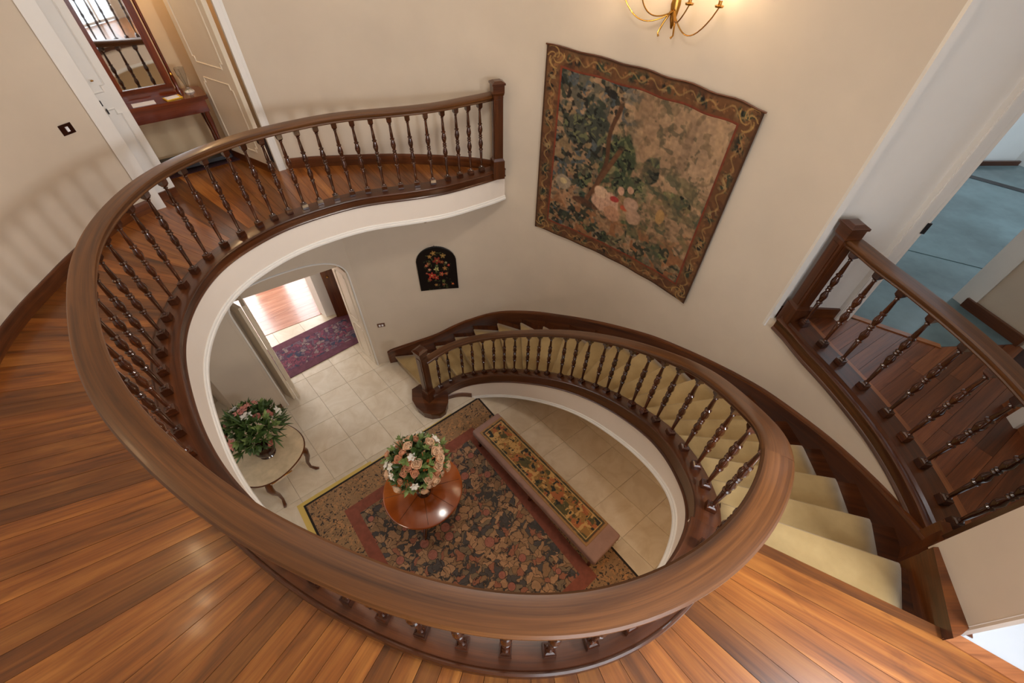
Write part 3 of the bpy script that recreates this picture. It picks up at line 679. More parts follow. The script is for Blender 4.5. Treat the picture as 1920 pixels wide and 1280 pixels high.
# ------------------------------------------------------------------ ground floor tiles
tile_u = np.array((.362, -.378)); tile_v = np.array((.392, .308)); org = np.array((1.597, 2.668))
fl = pbox('floor.001', [(-7, -1.5), (3.3, -1.5), (3.3, 5.6), (-1, 6.2), (-2, 9), (-8, 9)], G - .06, G - .008, M['grout'])
def tile_mesh():
    mb = MB(); g = .004; t = .012
    c = [(tile_u * (a) + tile_v * (b_)) for a, b_ in ((0, 0), (1, 0), (1, 1), (0, 1))]; ce = (tile_u + tile_v) / 2
    lo = [ce + (p - ce) * (1 - .006) for p in c]; hi = [ce + (p - ce) * (1 - .012) for p in c]
    v = [(p[0], p[1], -t) for p in lo] + [(p[0], p[1], -.002) for p in lo] + [(p[0], p[1], 0) for p in hi]
    mb.mesh(v, [(0, 4, 5, 1), (1, 5, 6, 2), (2, 6, 7, 3), (3, 7, 4, 0), (4, 8, 9, 5), (5, 9, 10, 6), (6, 10, 11, 7), (7, 11, 8, 4), (8, 11, 10, 9)])
    me = mb.data('tile', M['tile']); bm = bmesh.new(); bm.from_mesh(me); bmesh.ops.recalc_face_normals(bm, faces=bm.faces); bm.to_mesh(me); bm.free(); return me
tm = tile_mesh()
for i in range(-22, 8):
    for j in range(-12, 10):
        p = org + tile_u * i + tile_v * j; c = p + (tile_u + tile_v) / 2
        if c[0] > 2.75 or c[0] < -5.2 or c[1] < .6: continue
        d = math.hypot(c[0] - .0, c[1] - 2.6)
        if c[0] > -2 and c[1] > 5.3: continue
        if (c[1] - 5.7) * .8 - (c[0] + 4.6) * .6 > .25 : continue
        if math.hypot(c[0] + .5, c[1] - 1.9) < 1.15: continue      # wholly under the rug
        if math.hypot(c[0] - .3, c[1] - 2.0) > 3.4 and c[0] > 0: continue
        o = bpy.data.objects.new('tile', tm); COL.objects.link(o); o.parent = fl; o.location = (p[0], p[1], G)

# ------------------------------------------------------------------ platform room on the right
PR = [(2.40, 2.92), (3.02, 2.91), (3.14, 2.90), (3.74, 2.56), (4.47, 2.62), (3.87, 1.93), (3.78, 1.6), (3.74, 1.05), (2.45, .84)]
edge_in = offset(PP, -.06)[::-1]                            # from the newel towards the spur wall
reg = [tuple(p[:2]) for p in edge_in] + [(2.85, .92), (3.74, 1.08), (3.80, 1.6), (3.89, 1.93), (4.5, 2.55), (4.35, 3.1), (3.74, 2.56), (3.14, 2.92), (2.50, 2.93)]
pf = pbox('floor.002', [tuple(p[:2]) for p in offset(PP, -.05)[::-1]] + [(2.85, .9), (9, .9), (9, 8), (2.9, 8), (2.9, 3.0), (2.50, 3.0)], PLAT - .1, PLAT - .02, M['backing'])
def boards(region, th, wd, z0, z1, mat, parent, name='board'):
    d = np.array((math.cos(th), math.sin(th))); n = np.array((-d[1], d[0])); R_ = np.array(region)
    lo, hi = (R_ @ n).min(), (R_ @ n).max(); k = lo + .002
    def cut(h):
        ts = []
        for i in range(len(R_)):
            a, b = R_[i], R_[(i + 1) % len(R_)]; ha, hb = a @ n - h, b @ n - h
            if ha * hb < 0: t = ha / (ha - hb); ts.append((a + (b - a) * t) @ d)
        return (min(ts), max(ts)) if len(ts) >= 2 else None
    while k < hi:
        a, b = cut(k + .001), cut(min(k + wd, hi) - .001)
        if a and b:
            # staggered end joints
            L0, L1 = min(a[0], b[0]), max(a[1], b[1]); cuts = [None]; x = L0 + random.uniform(.4, 1.1)
            while x < L1 - .3: cuts.append(x); x += random.uniform(.7, 1.2)
            cuts.append(None)
            for c0, c1 in zip(cuts[:-1], cuts[1:]):
                a0 = a[0] if c0 is None else max(a[0], c0 + .001); b0 = b[0] if c0 is None else max(b[0], c0 + .001)
                a1 = a[1] if c1 is None else min(a[1], c1 - .001); b1 = b[1] if c1 is None else min(b[1], c1 - .001)
                if a1 - a0 < .02 or b1 - b0 < .02: continue
                P4 = [d * a0 + n * (k + .001), d * a1 + n * (k + .001), d * b1 + n * (k + wd - .001), d * b0 + n * (k + wd - .001)]
                mb = MB(); mb.prism([tuple(p) for p in P4], z0, z1 + random.uniform(-.0004, .0004), tuple(d)); r = random.uniform(0, 30); mb.uv = [(u + r, v + r) for u, v in mb.uv]
                mb.build(name, mat, parent)
        k += wd
boards(reg, math.radians(33), .105, PLAT - .02, PLAT, M['redwood'], pf)
mb = MB(); mb.sweep([(p[0], p[1], PLAT) for p in PP], [(-.205, .001), (-.205, .004), (-.14, .004), (-.14, .001)]); mb.build('border_strip', M['stripwood'], pf)
pbox('floor.003', [(3.15, 2.925), (3.74, 2.57), (4.47, 2.63), (4.36, 3.2), (9, 3.4), (9, 8), (2.9, 8), (2.9, 3.0)], PLAT - .02, PLAT + .006, M['daylight_tint'])
mb = MB(); mb.prism([(3.13, 2.93), (3.75, 2.55), (3.77, 2.60), (3.15, 2.975)], PLAT, PLAT + .010); o = mb.build('trim_3', M['stripwood']); o['kind'] = 'structure'
# white wall left of the doorway with its casing
pbox('wall_platform', [(2.415, 2.935), (3.0, 2.92), (3.0, 3.05), (2.50, 3.06)], -.6, CEIL, M['white'])
mb = MB(); mb.box((2.415, 2.925, 1.8), (.05, .04, 4.2), -.02); o = mb.build('trim_4', M['white']); o['kind'] = 'structure'
mb = MB(); mb.box((2.72, 2.915, PLAT + .055), (.58, .025, .11), -.02); o = mb.build('baseboard_platform', M['skirt']); o['kind'] = 'structure'
dr = bpy.data.objects.new('door_2', None); COL.objects.link(dr); dr.location = (3.07, 2.93, PLAT); dr['kind'] = 'structure'
mb = MB()
mb.box((3.03, 2.905, PLAT + 1.15), (.09, .06, 2.3), -.02); mb.box((3.095, 2.925, PLAT + 1.15), (.05, .09, 2.3), -.3); mb.box((3.0, 2.89, PLAT + 1.15), (.02, .05, 2.3), -.02)
mb.box((3.14, 2.955, PLAT + 1.15), (.03, .11, 2.3), -.35)
mb.build('door_casing', M['white'], dr)
mb = MB(); mb.box((3.108, 2.876, PLAT + .98), (.03, .012, .09), -.3); mb.build('lock_plate', M['black'], dr)
# far jamb and wall beyond the opening
pbox('wall_platform_right', [(4.33, 3.22), (4.49, 2.60), (5.2, 2.4), (5.4, 3.3)], PLAT - .02, CEIL, M['plaster'])
mb = MB(); mb.box((4.345, 3.16, PLAT + 1.2), (.04, .16, 2.4), .24); mb.box((4.36, 3.08, PLAT + 1.2), (.03, .03, 2.4), .24); o = mb.build('trim_5', M['white']); o['kind'] = 'structure'
mb = MB(); mb.sweep([(4.455, 2.60, PLAT), (4.32, 3.13, PLAT)], [(-.02, 0), (.012, 0), (.012, .1), (-.02, .1)]); o = mb.build('baseboard_right', M['skirt']); o['kind'] = 'structure'
pbox('wall_platform_side', [(3.87, 1.93), (3.79, 1.6), (3.76, 1.05), (4.3, 1.05), (4.4, 1.9)], PLAT - .02, CEIL, M['plaster'])
mb = MB(); mb.sweep([(3.74, 1.05, PLAT), (3.77, 1.6, PLAT), (3.86, 1.97, PLAT)], [(-.02, 0), (.012, 0), (.012, .1), (-.02, .1)]); o = mb.build('baseboard_side', M['stripwood']); o['kind'] = 'structure'
mb = MB(); mb.box((3.80, 1.80, PLAT + 1.2), (.04, .10, 2.4), -.2); o = mb.build('trim_6', M['white']); o['kind'] = 'structure'
# blue room beyond: far wall, panelled door, dark rug binding
pbox('wall_blue_room', [(5.9, 6.9), (6.65, 6.27), (7.3, 6.33), (7.4, 6.1), (9.2, 5.9), (9.2, 8.2), (5.9, 8.2)], PLAT - .02, CEIL, M['white'])
pbox('wall_blue_room_left', [(2.9, 3.06), (3.02, 3.06), (5.95, 6.8), (5.9, 7.0), (2.9, 7.0)], PLAT - .02, CEIL, M['white'])
pbox('wall_blue_room_right', [(9.0, 3.2), (9.1, 3.2), (9.1, 6.2), (9.0, 6.2)], PLAT - .02, CEIL, M['white'])
mb = MB(); mb.box((6.66, 6.255, PLAT + .05), (.04, .03, .1)); mb.sweep([(7.3, 6.25, PLAT), (6.7, 6.21, PLAT)], [(-.02, 0), (.012, 0), (.012, .07), (-.02, .07)]); o = mb.build('baseboard_blue_room', M['string']); o['kind'] = 'structure'
d3 = thing('panelled_door', (6.4, 6.45, PLAT), 'pale panelled door standing in the far corner of the bluish room', 'door')
mb = MB(); mb.box((6.45, 6.38, PLAT + 1.05), (.50, .05, 2.1), -.72); mb.build('leaf', M['white'], d3)
for zc, h in ((.55, .7), (1.5, .9)):
    mb = MB(); mb.box((6.435, 6.355, PLAT + zc), (.34, .03, h), -.72); mb.build('door_panel', M['white'], d3)
mb = MB(); mb.lathe([(.0, .0), (.018, .005), (.022, .02), (.012, .035)], (6.56, 6.24, PLAT + .95)); mb.build('door_knob', M['black'], d3)
rg = MB(); rg.prism([(4.2, 4.1), (6.05, 6.02), (6.9, 5.26), (5.2, 3.6)], PLAT + .006, PLAT + .012)
rr = rg.build('area_rug', M['daylight_tint']); tag(rr, 'grey blue rug with a black binding lying beyond the right-hand doorway', 'rug')
mb = MB(); mb.prism([(6.11, 6.10), (6.95, 5.35), (6.90, 5.24), (6.04, 6.01)], PLAT + .006, PLAT + .016); o = mb.build('binding', M['black'], rr); o['label'] = 'black rug binding'

# ------------------------------------------------------------------ upper left doorway and console room
A = np.array((-3.95, 4.17)); B = np.array((-2.93, 5.18)); dd = (B - A) / np.linalg.norm(B - A); nn = np.array((-dd[1], dd[0])); ra = math.atan2(dd[1], dd[0])
pbox('wall_door_head', [tuple(A), tuple(B), tuple(B + nn * .2), tuple(A + nn * .2)], 2.6, CEIL, M['plaster'])
d1 = bpy.data.objects.new('door_1', None); COL.objects.link(d1); d1.location = (A[0], A[1], 0); d1['kind'] = 'structure'
def leafm(name, a, b, t, z0, z1, mat, parent, mould=True, kick=False):
    a = np.array(a); b = np.array(b); l = np.linalg.norm(b - a); d = (b - a) / l; n = np.array((-d[1], d[0])); r = math.atan2(d[1], d[0]); c = (a + b) / 2; h = z1 - z0
    mb = MB(); mb.box((c[0], c[1], (z0 + z1) / 2), (l, t, h), r); o = mb.build(name, mat, parent)
    if mould:
        for s in (-1, 1):
            for za, zb_ in ((z0 + .12, z0 + .85), (z0 + 1.0, z1 - .12)):
                x0, x1 = .13 * l if l > .5 else .2 * l, .87 * l if l > .5 else .8 * l
                q = []
                cc = .05
                for (u, zz) in ((x0, za + cc), (x0 + cc * .7, za + cc), (x0 + cc * .7, za), (x1 - cc * .7, za), (x1 - cc * .7, za + cc), (x1, za + cc), (x1, zb_ - cc), (x1 - cc * .7, zb_ - cc), (x1 - cc * .7, zb_), (x0 + cc * .7, zb_), (x0 + cc * .7, zb_ - cc), (x0, zb_ - cc), (x0, za + cc)):
                    p = a + d * u + n * s * t / 2; q.append((p[0], p[1], zz))
                mb = MB(); mb.tube(q, .009, 5)
                off = Vector(parent.location) if parent else Vector((0, 0, 0)); mb.v = [(v[0] - off.x, v[1] - off.y, v[2] - off.z) for v in mb.v]
                m_ = mb.build('panel_moulding', mat, o, 30, world=False)
    return o
# left-hand jamb, folded leaf, right-hand leaf
mb = MB(); mb.box((A[0] + .02, A[1] + .015, 1.3), (.13, .05, 2.6), ra); mb.box((B[0] - .03, B[1] - .03, 1.3), (.06, .05, 2.6), ra); mb.box((B[0] - .005, B[1] + .005, 1.3), (.03, .07, 2.6), ra); mb.build('door_casing', M['white'], d1)
lf = leafm('door_leaf', (-4.10, 4.20), (-3.89, 4.50), .05, .1, 2.55, M['white'], d1, True)
mb = MB(); mb.box((-3.985, 4.34, .05), (.36, .06, .1), math.atan2(.3, .21)); mb.build('kick_board', M['skirt'], d1)
lr = leafm('door_leaf', (-3.66, 5.48), (-3.04, 5.10), .05, .1, 2.55, M['cream'], d1, True)
mb = MB(); mb.box((-3.35, 5.29, .05), (.74, .062, .1), math.atan2(-.38, .62)); mb.build('kick_board', M['skirt'], d1)
mb = MB(); mb.box((-2.98, 5.19, 1.3), (.05, .02, .09), .8); mb.box((-2.98, 5.19, .25), (.05, .02, .09), .8); mb.build('hinge', M['black'], d1)
for z, dx in ((1.02, 0), (.95, .015)):
    mb = MB(); mb.box((-3.955 + dx, 4.315, z), (.012, .02, .045), ra); mb.build('lock_plate', M['black'], d1)
mb = MB(); mb.lathe([(.0, .0), (.012, .003), (.013, .01), (.0, .016)], (-3.92, 4.33, 1.2)); mb.build('bolt_knob', M['brass'], d1)
# floor, carpet and walls of the console room
pbox('floor.004', [(-4.1, 4.1), (-2.9, 5.25), (-3.3, 7.2), (-6.2, 6.6), (-5.6, 4.0)], -.33, -.024, M['backing'])
cp = pbox('console_rug', [(-4.25, 4.76), (-3.55, 5.43), (-3.75, 5.72), (-4.62, 5.0)], -.0, .012, M['red_carpet'], kind=None); tag(cp, 'dark red carpet in front of the console table beyond the open door', 'rug')
pbox('wall_console_back', [(-5.9, 4.15), (-3.5, 6.18), (-3.6, 6.3), (-6.0, 4.27)], -.024, CEIL, M['plaster_warm'])
pbox('wall_console_left', [(-4.25, 4.12), (-5.9, 3.9), (-5.9, 4.3), (-4.15, 4.24)], 0, CEIL, M['plaster_warm'])
pbox('wall_console_right', [(-3.05, 5.28), (-3.35, 6.2), (-3.2, 6.3), (-2.9, 5.3)], 0, CEIL, M['plaster_warm'])
cd = np.array((.755, .656)); cn = np.array((-cd[1], cd[0])); cr_ = math.atan2(cd[1], cd[0])
C0 = np.array((-3.60, 5.36))                                 # front right corner of the console top
ct = thing('console_table', (-3.99, 5.2, 0), 'mahogany console table under the tall mirror in the far left doorway', 'table')
def cpt(u, v): p = C0 - cd * u + cn * v; return (p[0], p[1])
mb = MB(); mb.prism([cpt(0, .02), cpt(.02, 0), cpt(1.05, 0), cpt(1.05, .40), cpt(0, .40)], .735, .775, tuple(cd)); mb.build('table_top', M['mahog'], ct)
mb = MB(); mb.prism([cpt(.04, .03), cpt(1.0, .03), cpt(1.0, .37), cpt(.04, .37)], .60, .735, tuple(cd)); ap = mb.build('apron', M['mahog'], ct)
for u in (.08, .95):
    for v in (.06, .34):
        mb = MB(); x, y = cpt(u, v); mb.lathe([(.03, .60), (.034, .5), (.02, .3), (.026, .15), (.02, .06), (.034, .013)][::-1], (x, y, 0), 10); mb.build('leg', M['mahog'], ct, 40)
mb = MB(); mb.prism([cpt(.03, .03), cpt(1.02, .03), cpt(1.02, .38), cpt(.03, .38)], .05, .09, tuple(cd)); mb.build('lower_shelf', M['black'], ct)
mt = thing('dressing_mirror', (-3.95, 5.0, .775), 'tall mahogany framed mirror standing on the console table', 'mirror')
# frame on the console: front plane about 0.24 behind the front edge
def mp(u, v=.26): p = C0 - cd * u + cn * v; return np.array(p)
u0, u1 = .26, .80
mb = MB()
for u in (u0 + .03, u1 - .03): p = mp(u); mb.box((p[0], p[1], 1.75), (.07, .045, 1.95), cr_)
for z in (.83, 2.7): p = mp((u0 + u1) / 2); mb.box((p[0], p[1], z), (u1 - u0, .05, .11), cr_)
mb.build('frame', M['mahog'], mt)
p = mp((u0 + u1) / 2); mb = MB(); mb.box((p[0], p[1], 1.78), (u1 - u0 - .12, .012, 1.84), cr_); mb.build('mirror_glass', M['mirror'], mt)
for u in (u0 - .035, u1 + .035):
    p = mp(u, .27); mb = MB(); mb.lathe([(.035, .775), (.035, .80), (.018, .83), (.024, .9), (.016, 1.0), (.016, 2.4), (.022, 2.45), (.0, 2.5)], (p[0], p[1], 0), 10); mb.build('mirror_post', M['mahog'], mt, 40)
    mb = MB(); mb.lathe([(.0, 0), (.016, .008), (.018, .02), (.0, .035)], (p[0] - cn[0] * .03, p[1] - cn[1] * .03, .95), 10); mb.build('brass_knob', M['brass'], mt, 40)
p = mp(.13, .22); vz = thing('glass_vase', (p[0], p[1], .776), 'clear twisted glass vase at the right end of the console table', 'vase')
mb = MB(); mb.lathe([(.045, .776), (.048, .785), (.02, .81), (.026, .87), (.045, .95), (.05, 1.02), (.047, 1.02), (.04, .95), (.02, .87), (.012, .82)], (p[0], p[1], 0), 18, flute=.12, nf=6); mb.build('vase_body', M['glass'], vz, 50)
mb = MB(); mb.lathe([(.05, .776), (.052, .783), (.03, .80)], (p[0], p[1], 0), 18); mb.build('vase_foot', M['lily'], vz, 40)
p = mp(.33, .10); bk = thing('book', (p[0], p[1], .776), 'yellow and white book lying on the console table', 'book')
mb = MB(); mb.box((p[0], p[1], .781), (.17, .12, .009), cr_ + .2); mb.build('cover', M['yellow'], bk)
mb = MB(); mb.box((p[0], p[1] - .01, .789), (.13, .085, .006), cr_ + .2); mb.build('pages', M['paper'], bk)
p = mp(.62, .09); mb = MB(); mb.box((p[0], p[1], .7775), (.22, .13, .003), cr_); o = mb.build('paper_sheet', M['paper']); tag(o, 'white sheet of paper lying on the left of the console table', 'paper')

# light switches, hook, nail
def wall_at(P, x, y, d=.0):
    s = arclen(P); i = int(np.argmin(np.hypot(P[:, 0] - x, P[:, 1] - y))); a = ang_of(P, i); Q = offset(P, d); return Q[i], a
wL = catmull(WALL_L[::-1], .03); 
q, a = wall_at(wL, -4.07, 3.94, -.0)
sw = thing('light_switch', (q[0] + .008, q[1], .93), 'square brown light switch plate with white rocker on the left upper wall', 'switch')
mb = MB(); mb.box((q[0] + .006, q[1], .93), (.11, .012, .085), a); mb.build('plate', M['ceramic'], sw)
mb = MB(); mb.box((q[0] + .014, q[1], .93), (.022, .012, .04), a); mb.build('rocker', M['paper'], sw)
wlow = catmull(WALL_LOW, .03); q, a = wall_at(wlow, -2.18, 4.97)
sw = thing('double_switch', (q[0], q[1] - .008, -2.55), 'small brown double switch on the lower wall beside the arch', 'switch')
mb = MB(); mb.box((q[0], q[1] - .006, -2.55), (.12, .012, .075), a); mb.build('plate', M['skirt'], sw)
for e in (-.022, .022):
    mb = MB(); mb.box((q[0] + e, q[1] - .014 + e * .3, -2.55), (.03, .012, .034), a); mb.build('rocker', M['paper'], sw)
sp_ = thing('spotlight', (-1.15, 4.95, -.36), 'tiny dark spotlight fixed beneath the landing edge above the arched panel', 'lamp')
mb = MB(); mb.lathe([(.0, -.50), (.03, -.50), (.034, -.44), (.012, -.40), (.012, -.33)], (-1.17, 4.86, 0), 12); mb.build('lamp_body', M['brass'], sp_, 40)

# ------------------------------------------------------------------ painted and woven pictures (flat in the place too)
rng = np.random.default_rng(5)
def vnoise(u, v, f, seed):
    r = np.random.default_rng(seed); T = r.random((64, 64)); x, y = (u * f) % 63, (v * f) % 63
    i, j = x.astype(int), y.astype(int); fx, fy = x - i, y - j; fx = fx * fx * (3 - 2 * fx); fy = fy * fy * (3 - 2 * fy); i2, j2 = (i + 1) % 64, (j + 1) % 64
    return (T[j, i] * (1 - fx) + T[j, i2] * fx) * (1 - fy) + (T[j2, i] * (1 - fx) + T[j2, i2] * fx) * fy
def fbm(u, v, f, seed, o=4): return sum(vnoise(u, v, f * 2 ** k, seed + k) * .5 ** k for k in range(o)) / sum(.5 ** k for k in range(o))
C3 = lambda r, g, b: np.array((r, g, b), float)
def blend(im, m, c): m = np.clip(m, 0, 1)[..., None]; return im * (1 - m) + np.asarray(c) * m
def sstep(a, b, x): t = np.clip((x - a) / (b - a), 0, 1); return t * t * (3 - 2 * t)
def blob(u, v, cu, cv, ru, rv, wob=.25, seed=3):
    d = np.hypot((u - cu) / ru, (v - cv) / rv) + (fbm(u, v, 14, seed, 3) - .5) * 2 * wob; return 1 - sstep(.85, 1.05, d)
def leaves(u, v, f, seed, thr=.55): return sstep(thr, thr + .04, vnoise(u + .06 * vnoise(u, v, f * .7, seed + 9), v + .08 * vnoise(u, v, f * .6, seed + 5), f, seed) * .7 + vnoise(u, v, f * 2.2, seed + 1) * .3)
def tapestry_paint(u, v):                                    # u to the right, v downwards
    im = np.ones(u.shape + (3,)) * C3(166, 134, 104)
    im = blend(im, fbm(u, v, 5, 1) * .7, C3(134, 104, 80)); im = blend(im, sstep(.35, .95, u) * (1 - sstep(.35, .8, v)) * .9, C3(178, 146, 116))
    im = blend(im, leaves(u, v, 9, 31, .6) * .35, C3(196, 164, 132))
    dens = np.clip((1 - sstep(.34, .56, u)) * .9 + sstep(.8, 1, v) * .3, 0, 1)
    for f, sd, th, c in ((16, 40, .50, (94, 92, 80)), (20, 44, .56, (58, 66, 54)), (24, 52, .60, (44, 50, 44)), (22, 60, .62, (150, 124, 92)), (30, 66, .66, (84, 92, 96)), (30, 71, .68, (36, 34, 30))):
        im = blend(im, leaves(u, v, f, sd, th) * dens, C3(*c))
    for cu, cv, ru, rv, c in ((.44, .36, .12, .14, (60, 74, 52)), (.40, .52, .10, .12, (66, 80, 58)), (.56, .56, .09, .10, (72, 84, 62)), (.645, .38, .045, .10, (50, 58, 50)), (.24, .62, .06, .10, (60, 76, 62)),
                              (.12, .30, .10, .10, (70, 74, 66)), (.27, .24, .09, .09, (62, 68, 60)), (.62, .78, .09, .07, (68, 84, 56)), (.84, .50, .10, .05, (104, 102, 68)), (.86, .84, .10, .06, (70, 86, 60)), (.47, .95, .07, .05, (60, 70, 52)), (.30, .92, .07, .05, (66, 74, 54))):
        b_ = blob(u, v, cu, cv, ru, rv, .5, int(cu * 90)); im = blend(im, b_ * .9, C3(*c)); im = blend(im, b_ * leaves(u, v, 34, int(cv * 50) + 80, .58) * .8, C3(120, 122, 84)); im = blend(im, b_ * leaves(u, v, 40, int(cv * 50) + 99, .64), C3(30, 34, 30))
    im = blend(im, leaves(u, v, 15, 141, .60) * sstep(.42, .55, u) * sstep(.25, .4, v) * .75, C3(112, 104, 76)); im = blend(im, leaves(u, v, 22, 147, .63) * sstep(.5, .6, u) * sstep(.3, .45, v) * .8, C3(78, 84, 66)); im = blend(im, leaves(u, v, 19, 151, .62) * sstep(.45, .6, v) * .6, C3(176, 126, 92))
    im = blend(im, leaves(u, v, 26, 161, .62) * sstep(.5, .6, u) * .55, C3(116, 98, 74)); im = blend(im, leaves(u, v, 32, 167, .66) * sstep(.5, .6, u) * .6, C3(88, 84, 66)); im = blend(im, leaves(u, v, 20, 173, .66) * .35, C3(196, 160, 122))
    trunk = np.abs(u - (.33 + .09 * (0.62 - v) + .012 * np.sin(v * 18))) ; im = blend(im, (1 - sstep(.010, .016, trunk)) * sstep(.05, .12, v) * (1 - sstep(.70, .74, v)), C3(92, 62, 42))
    tr2 = np.abs(u - (.28 + .42 * (.7 - v))); im = blend(im, (1 - sstep(.012, .02, tr2)) * sstep(.3, .36, v) * (1 - sstep(.74, .78, v)), C3(108, 74, 50))
    im = blend(im, blob(u, v, .26, .76, .10, .025, .3), C3(88, 60, 44))
    col = np.abs(u - .80); im = blend(im, (1 - sstep(.02, .03, col)) * sstep(.02, .06, v) * (1 - sstep(.30, .36, v)) * .5, C3(132, 108, 88))
    im = blend(im, leaves(u, v, 18, 91, .66) * sstep(.55, .7, u) * sstep(.35, .5, v) * .7, C3(126, 112, 80))
    im = blend(im, leaves(u, v, 26, 95, .66) * sstep(.72, .85, v), C3(58, 60, 48)); im = blend(im, leaves(u, v, 20, 97, .64) * sstep(.72, .85, v), C3(150, 104, 70))
    for cu, cv, ru, rv, c in ((.40, .70, .10, .075, (206, 164, 138)), (.36, .64, .05, .04, (214, 178, 148)), (.46, .76, .06, .05, (190, 142, 112)), (.455, .655, .033, .02, (168, 62, 58)), (.53, .685, .03, .02, (188, 92, 62)), (.57, .64, .05, .05, (190, 154, 130)),
                              (.60, .72, .05, .06, (184, 148, 122)), (.49, .58, .025, .03, (204, 160, 134)), (.55, .55, .022, .025, (200, 158, 130)), (.09, .67, .06, .05, (166, 148, 126)), (.09, .66, .025, .02, (206, 182, 138)), (.77, .63, .03, .05, (176, 138, 88))):
        im = blend(im, blob(u, v, cu, cv, ru, rv, .25, int(cu * 70)), C3(*c))
    fold = np.abs(np.sin(u * 90 + 6 * fbm(u, v, 8, 4))) ; im = blend(im, (1 - sstep(.0, .18, fold)) * blob(u, v, .42, .70, .14, .10) * .6, C3(140, 96, 76))
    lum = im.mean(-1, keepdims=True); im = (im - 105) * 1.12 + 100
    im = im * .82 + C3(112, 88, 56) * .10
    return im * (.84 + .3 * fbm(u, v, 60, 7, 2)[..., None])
def border_paint(u, v):
    im = np.ones(u.shape + (3,)) * C3(96, 60, 32); im = blend(im, fbm(u, v, 9, 11) * .7, C3(128, 88, 50)); im = blend(im, leaves(u, v, 18, 13, .6) * .5, C3(76, 42, 24))
    d = np.minimum(np.minimum(u, 1 - u), np.minimum(v, 1 - v)); along = np.where(np.minimum(u, 1 - u) < np.minimum(v, 1 - v), v, u)
    band = np.exp(-((d - .040) / .022) ** 2); clus = sstep(.35, .6, np.sin(along * 40 + 4 * fbm(u, v, 3, 5)) * .5 + .5) * band
    im = blend(im, leaves(u, v, 44, 17, .58) * clus, C3(150, 124, 84)); im = blend(im, leaves(u, v, 38, 23, .56) * clus, C3(50, 56, 38)); im = blend(im, leaves(u, v, 50, 29, .62) * clus, C3(26, 22, 18))
    im = blend(im, leaves(u, v, 46, 37, .66) * band * .8, C3(158, 110, 66)); vine = np.abs(d - .040 - .014 * np.sin(along * 70)); im = blend(im, (1 - sstep(.002, .005, vine)) * .7, C3(166, 132, 80))
    im = blend(im, 1 - sstep(.006, .010, d), C3(74, 44, 22)); im = blend(im, sstep(.074, .078, d), C3(124, 56, 32))
    for cu, cv in ((0, 0), (1, 0), (0, 1), (1, 1)):
        x, y = np.abs(u - cu), np.abs(v - cv); r = np.hypot(x - .045, y - .045); t = np.arctan2(y - .045, x - .045); sp = np.abs(((r * 55 + t * .9) % 1.6) - .8); im = blend(im, (1 - sstep(.10, .24, sp)) * (r < .05) * (d < .074), C3(172, 132, 76))
    return im * (.80 + .26 * fbm(u, v, 60, 8, 2)[..., None])
def lin(c): c = np.clip(c, 0, 255) / 255; return np.where(c <= .04045, c / 12.92, ((c + .055) / 1.055) ** 2.4)
def sheet(name, pos, paint, us, vs_, mat, parent, mask=None):
    """pos(u,v) -> xyz arrays; coloured vertex by vertex"""
    U, V = np.meshgrid(us, vs_); X = pos(U, V); nu, nv = len(us), len(vs_); me = bpy.data.meshes.new(name)
    off = np.array(parent.location) if parent else np.zeros(3); co = (np.stack(X, -1).reshape(-1, 3) - off)
    I = np.arange(nu * nv).reshape(nv, nu); F = np.stack([I[:-1, :-1], I[1:, :-1], I[1:, 1:], I[:-1, 1:]], -1).reshape(-1, 4)
    if mask is not None: m = mask((U[:-1, :-1] + U[1:, 1:]) / 2, (V[:-1, :-1] + V[1:, 1:]) / 2).reshape(-1); F = F[m]
    used = np.unique(F); remap = -np.ones(nu * nv, int); remap[used] = np.arange(len(used)); F = remap[F]; co = co[used]
    me.vertices.add(len(co)); me.vertices.foreach_set('co', co.reshape(-1)); me.loops.add(F.size); me.loops.foreach_set('vertex_index', F.reshape(-1).astype(np.int32))
    me.polygons.add(len(F)); me.polygons.foreach_set('loop_start', np.arange(0, F.size, 4, dtype=np.int32)); me.polygons.foreach_set('loop_total', np.full(len(F), 4, np.int32)); me.update(calc_edges=True)
    colr = lin(paint(U, V)).reshape(-1, 3)[used]; ca = me.color_attributes.new('weave', 'FLOAT_COLOR', 'POINT'); ca.data.foreach_set('color', np.c_[colr, np.ones(len(colr))].astype(np.float32).reshape(-1))
    uvl = me.uv_layers.new(name='UVMap'); uvs = np.stack([U, V], -1).reshape(-1, 2)[used][F.reshape(-1)]; uvl.data.foreach_set('uv', uvs.reshape(-1).astype(np.float32))
    me.materials.append(mat); me.validate(); me.polygons.foreach_set('use_smooth', [True] * len(me.polygons))
    o = bpy.data.objects.new(name, me); COL.objects.link(o)
    if parent: o.parent = parent
    md = o.modifiers.new('thick', 'SOLIDIFY'); md.thickness = .006; md.offset = 0
    return o
tp = thing('tapestry', (1.2, 4.5, -.72), 'large woven tapestry of trees and seated figures hanging on the curved stair wall', 'tapestry')
sa, sb = on_wall((1.975, 3.64)), on_wall((.275, 5.04)); wo = offset(wl, .02)
def tap_pos(U, V):
    s = sb + (sa - sb) * U; wav = .006 * np.sin(U * 34 + V * 3) * (1 - .3 * V) + .008 * V
    x = np.interp(s, wls, wo[:, 0]); y = np.interp(s, wls, wo[:, 1])
    nx = -np.interp(s, wls, np.gradient(wl[:, 1])); ny = np.interp(s, wls, np.gradient(wl[:, 0])); l = np.hypot(nx, ny); nx /= l; ny /= l
    zt_ = 1.43 + (1.335 - 1.43) * U + .006 * np.sin(U * 30); zb_ = -.635 + (-.70 + .635) * U
    return x + nx * (wav + .008), y + ny * (wav + .008), zt_ + (zb_ - zt_) * V
g1 = np.linspace(0, 1, 281)
inb = lambda U, V: (U > .085) & (U < .915) & (V > .085) & (V < .915)
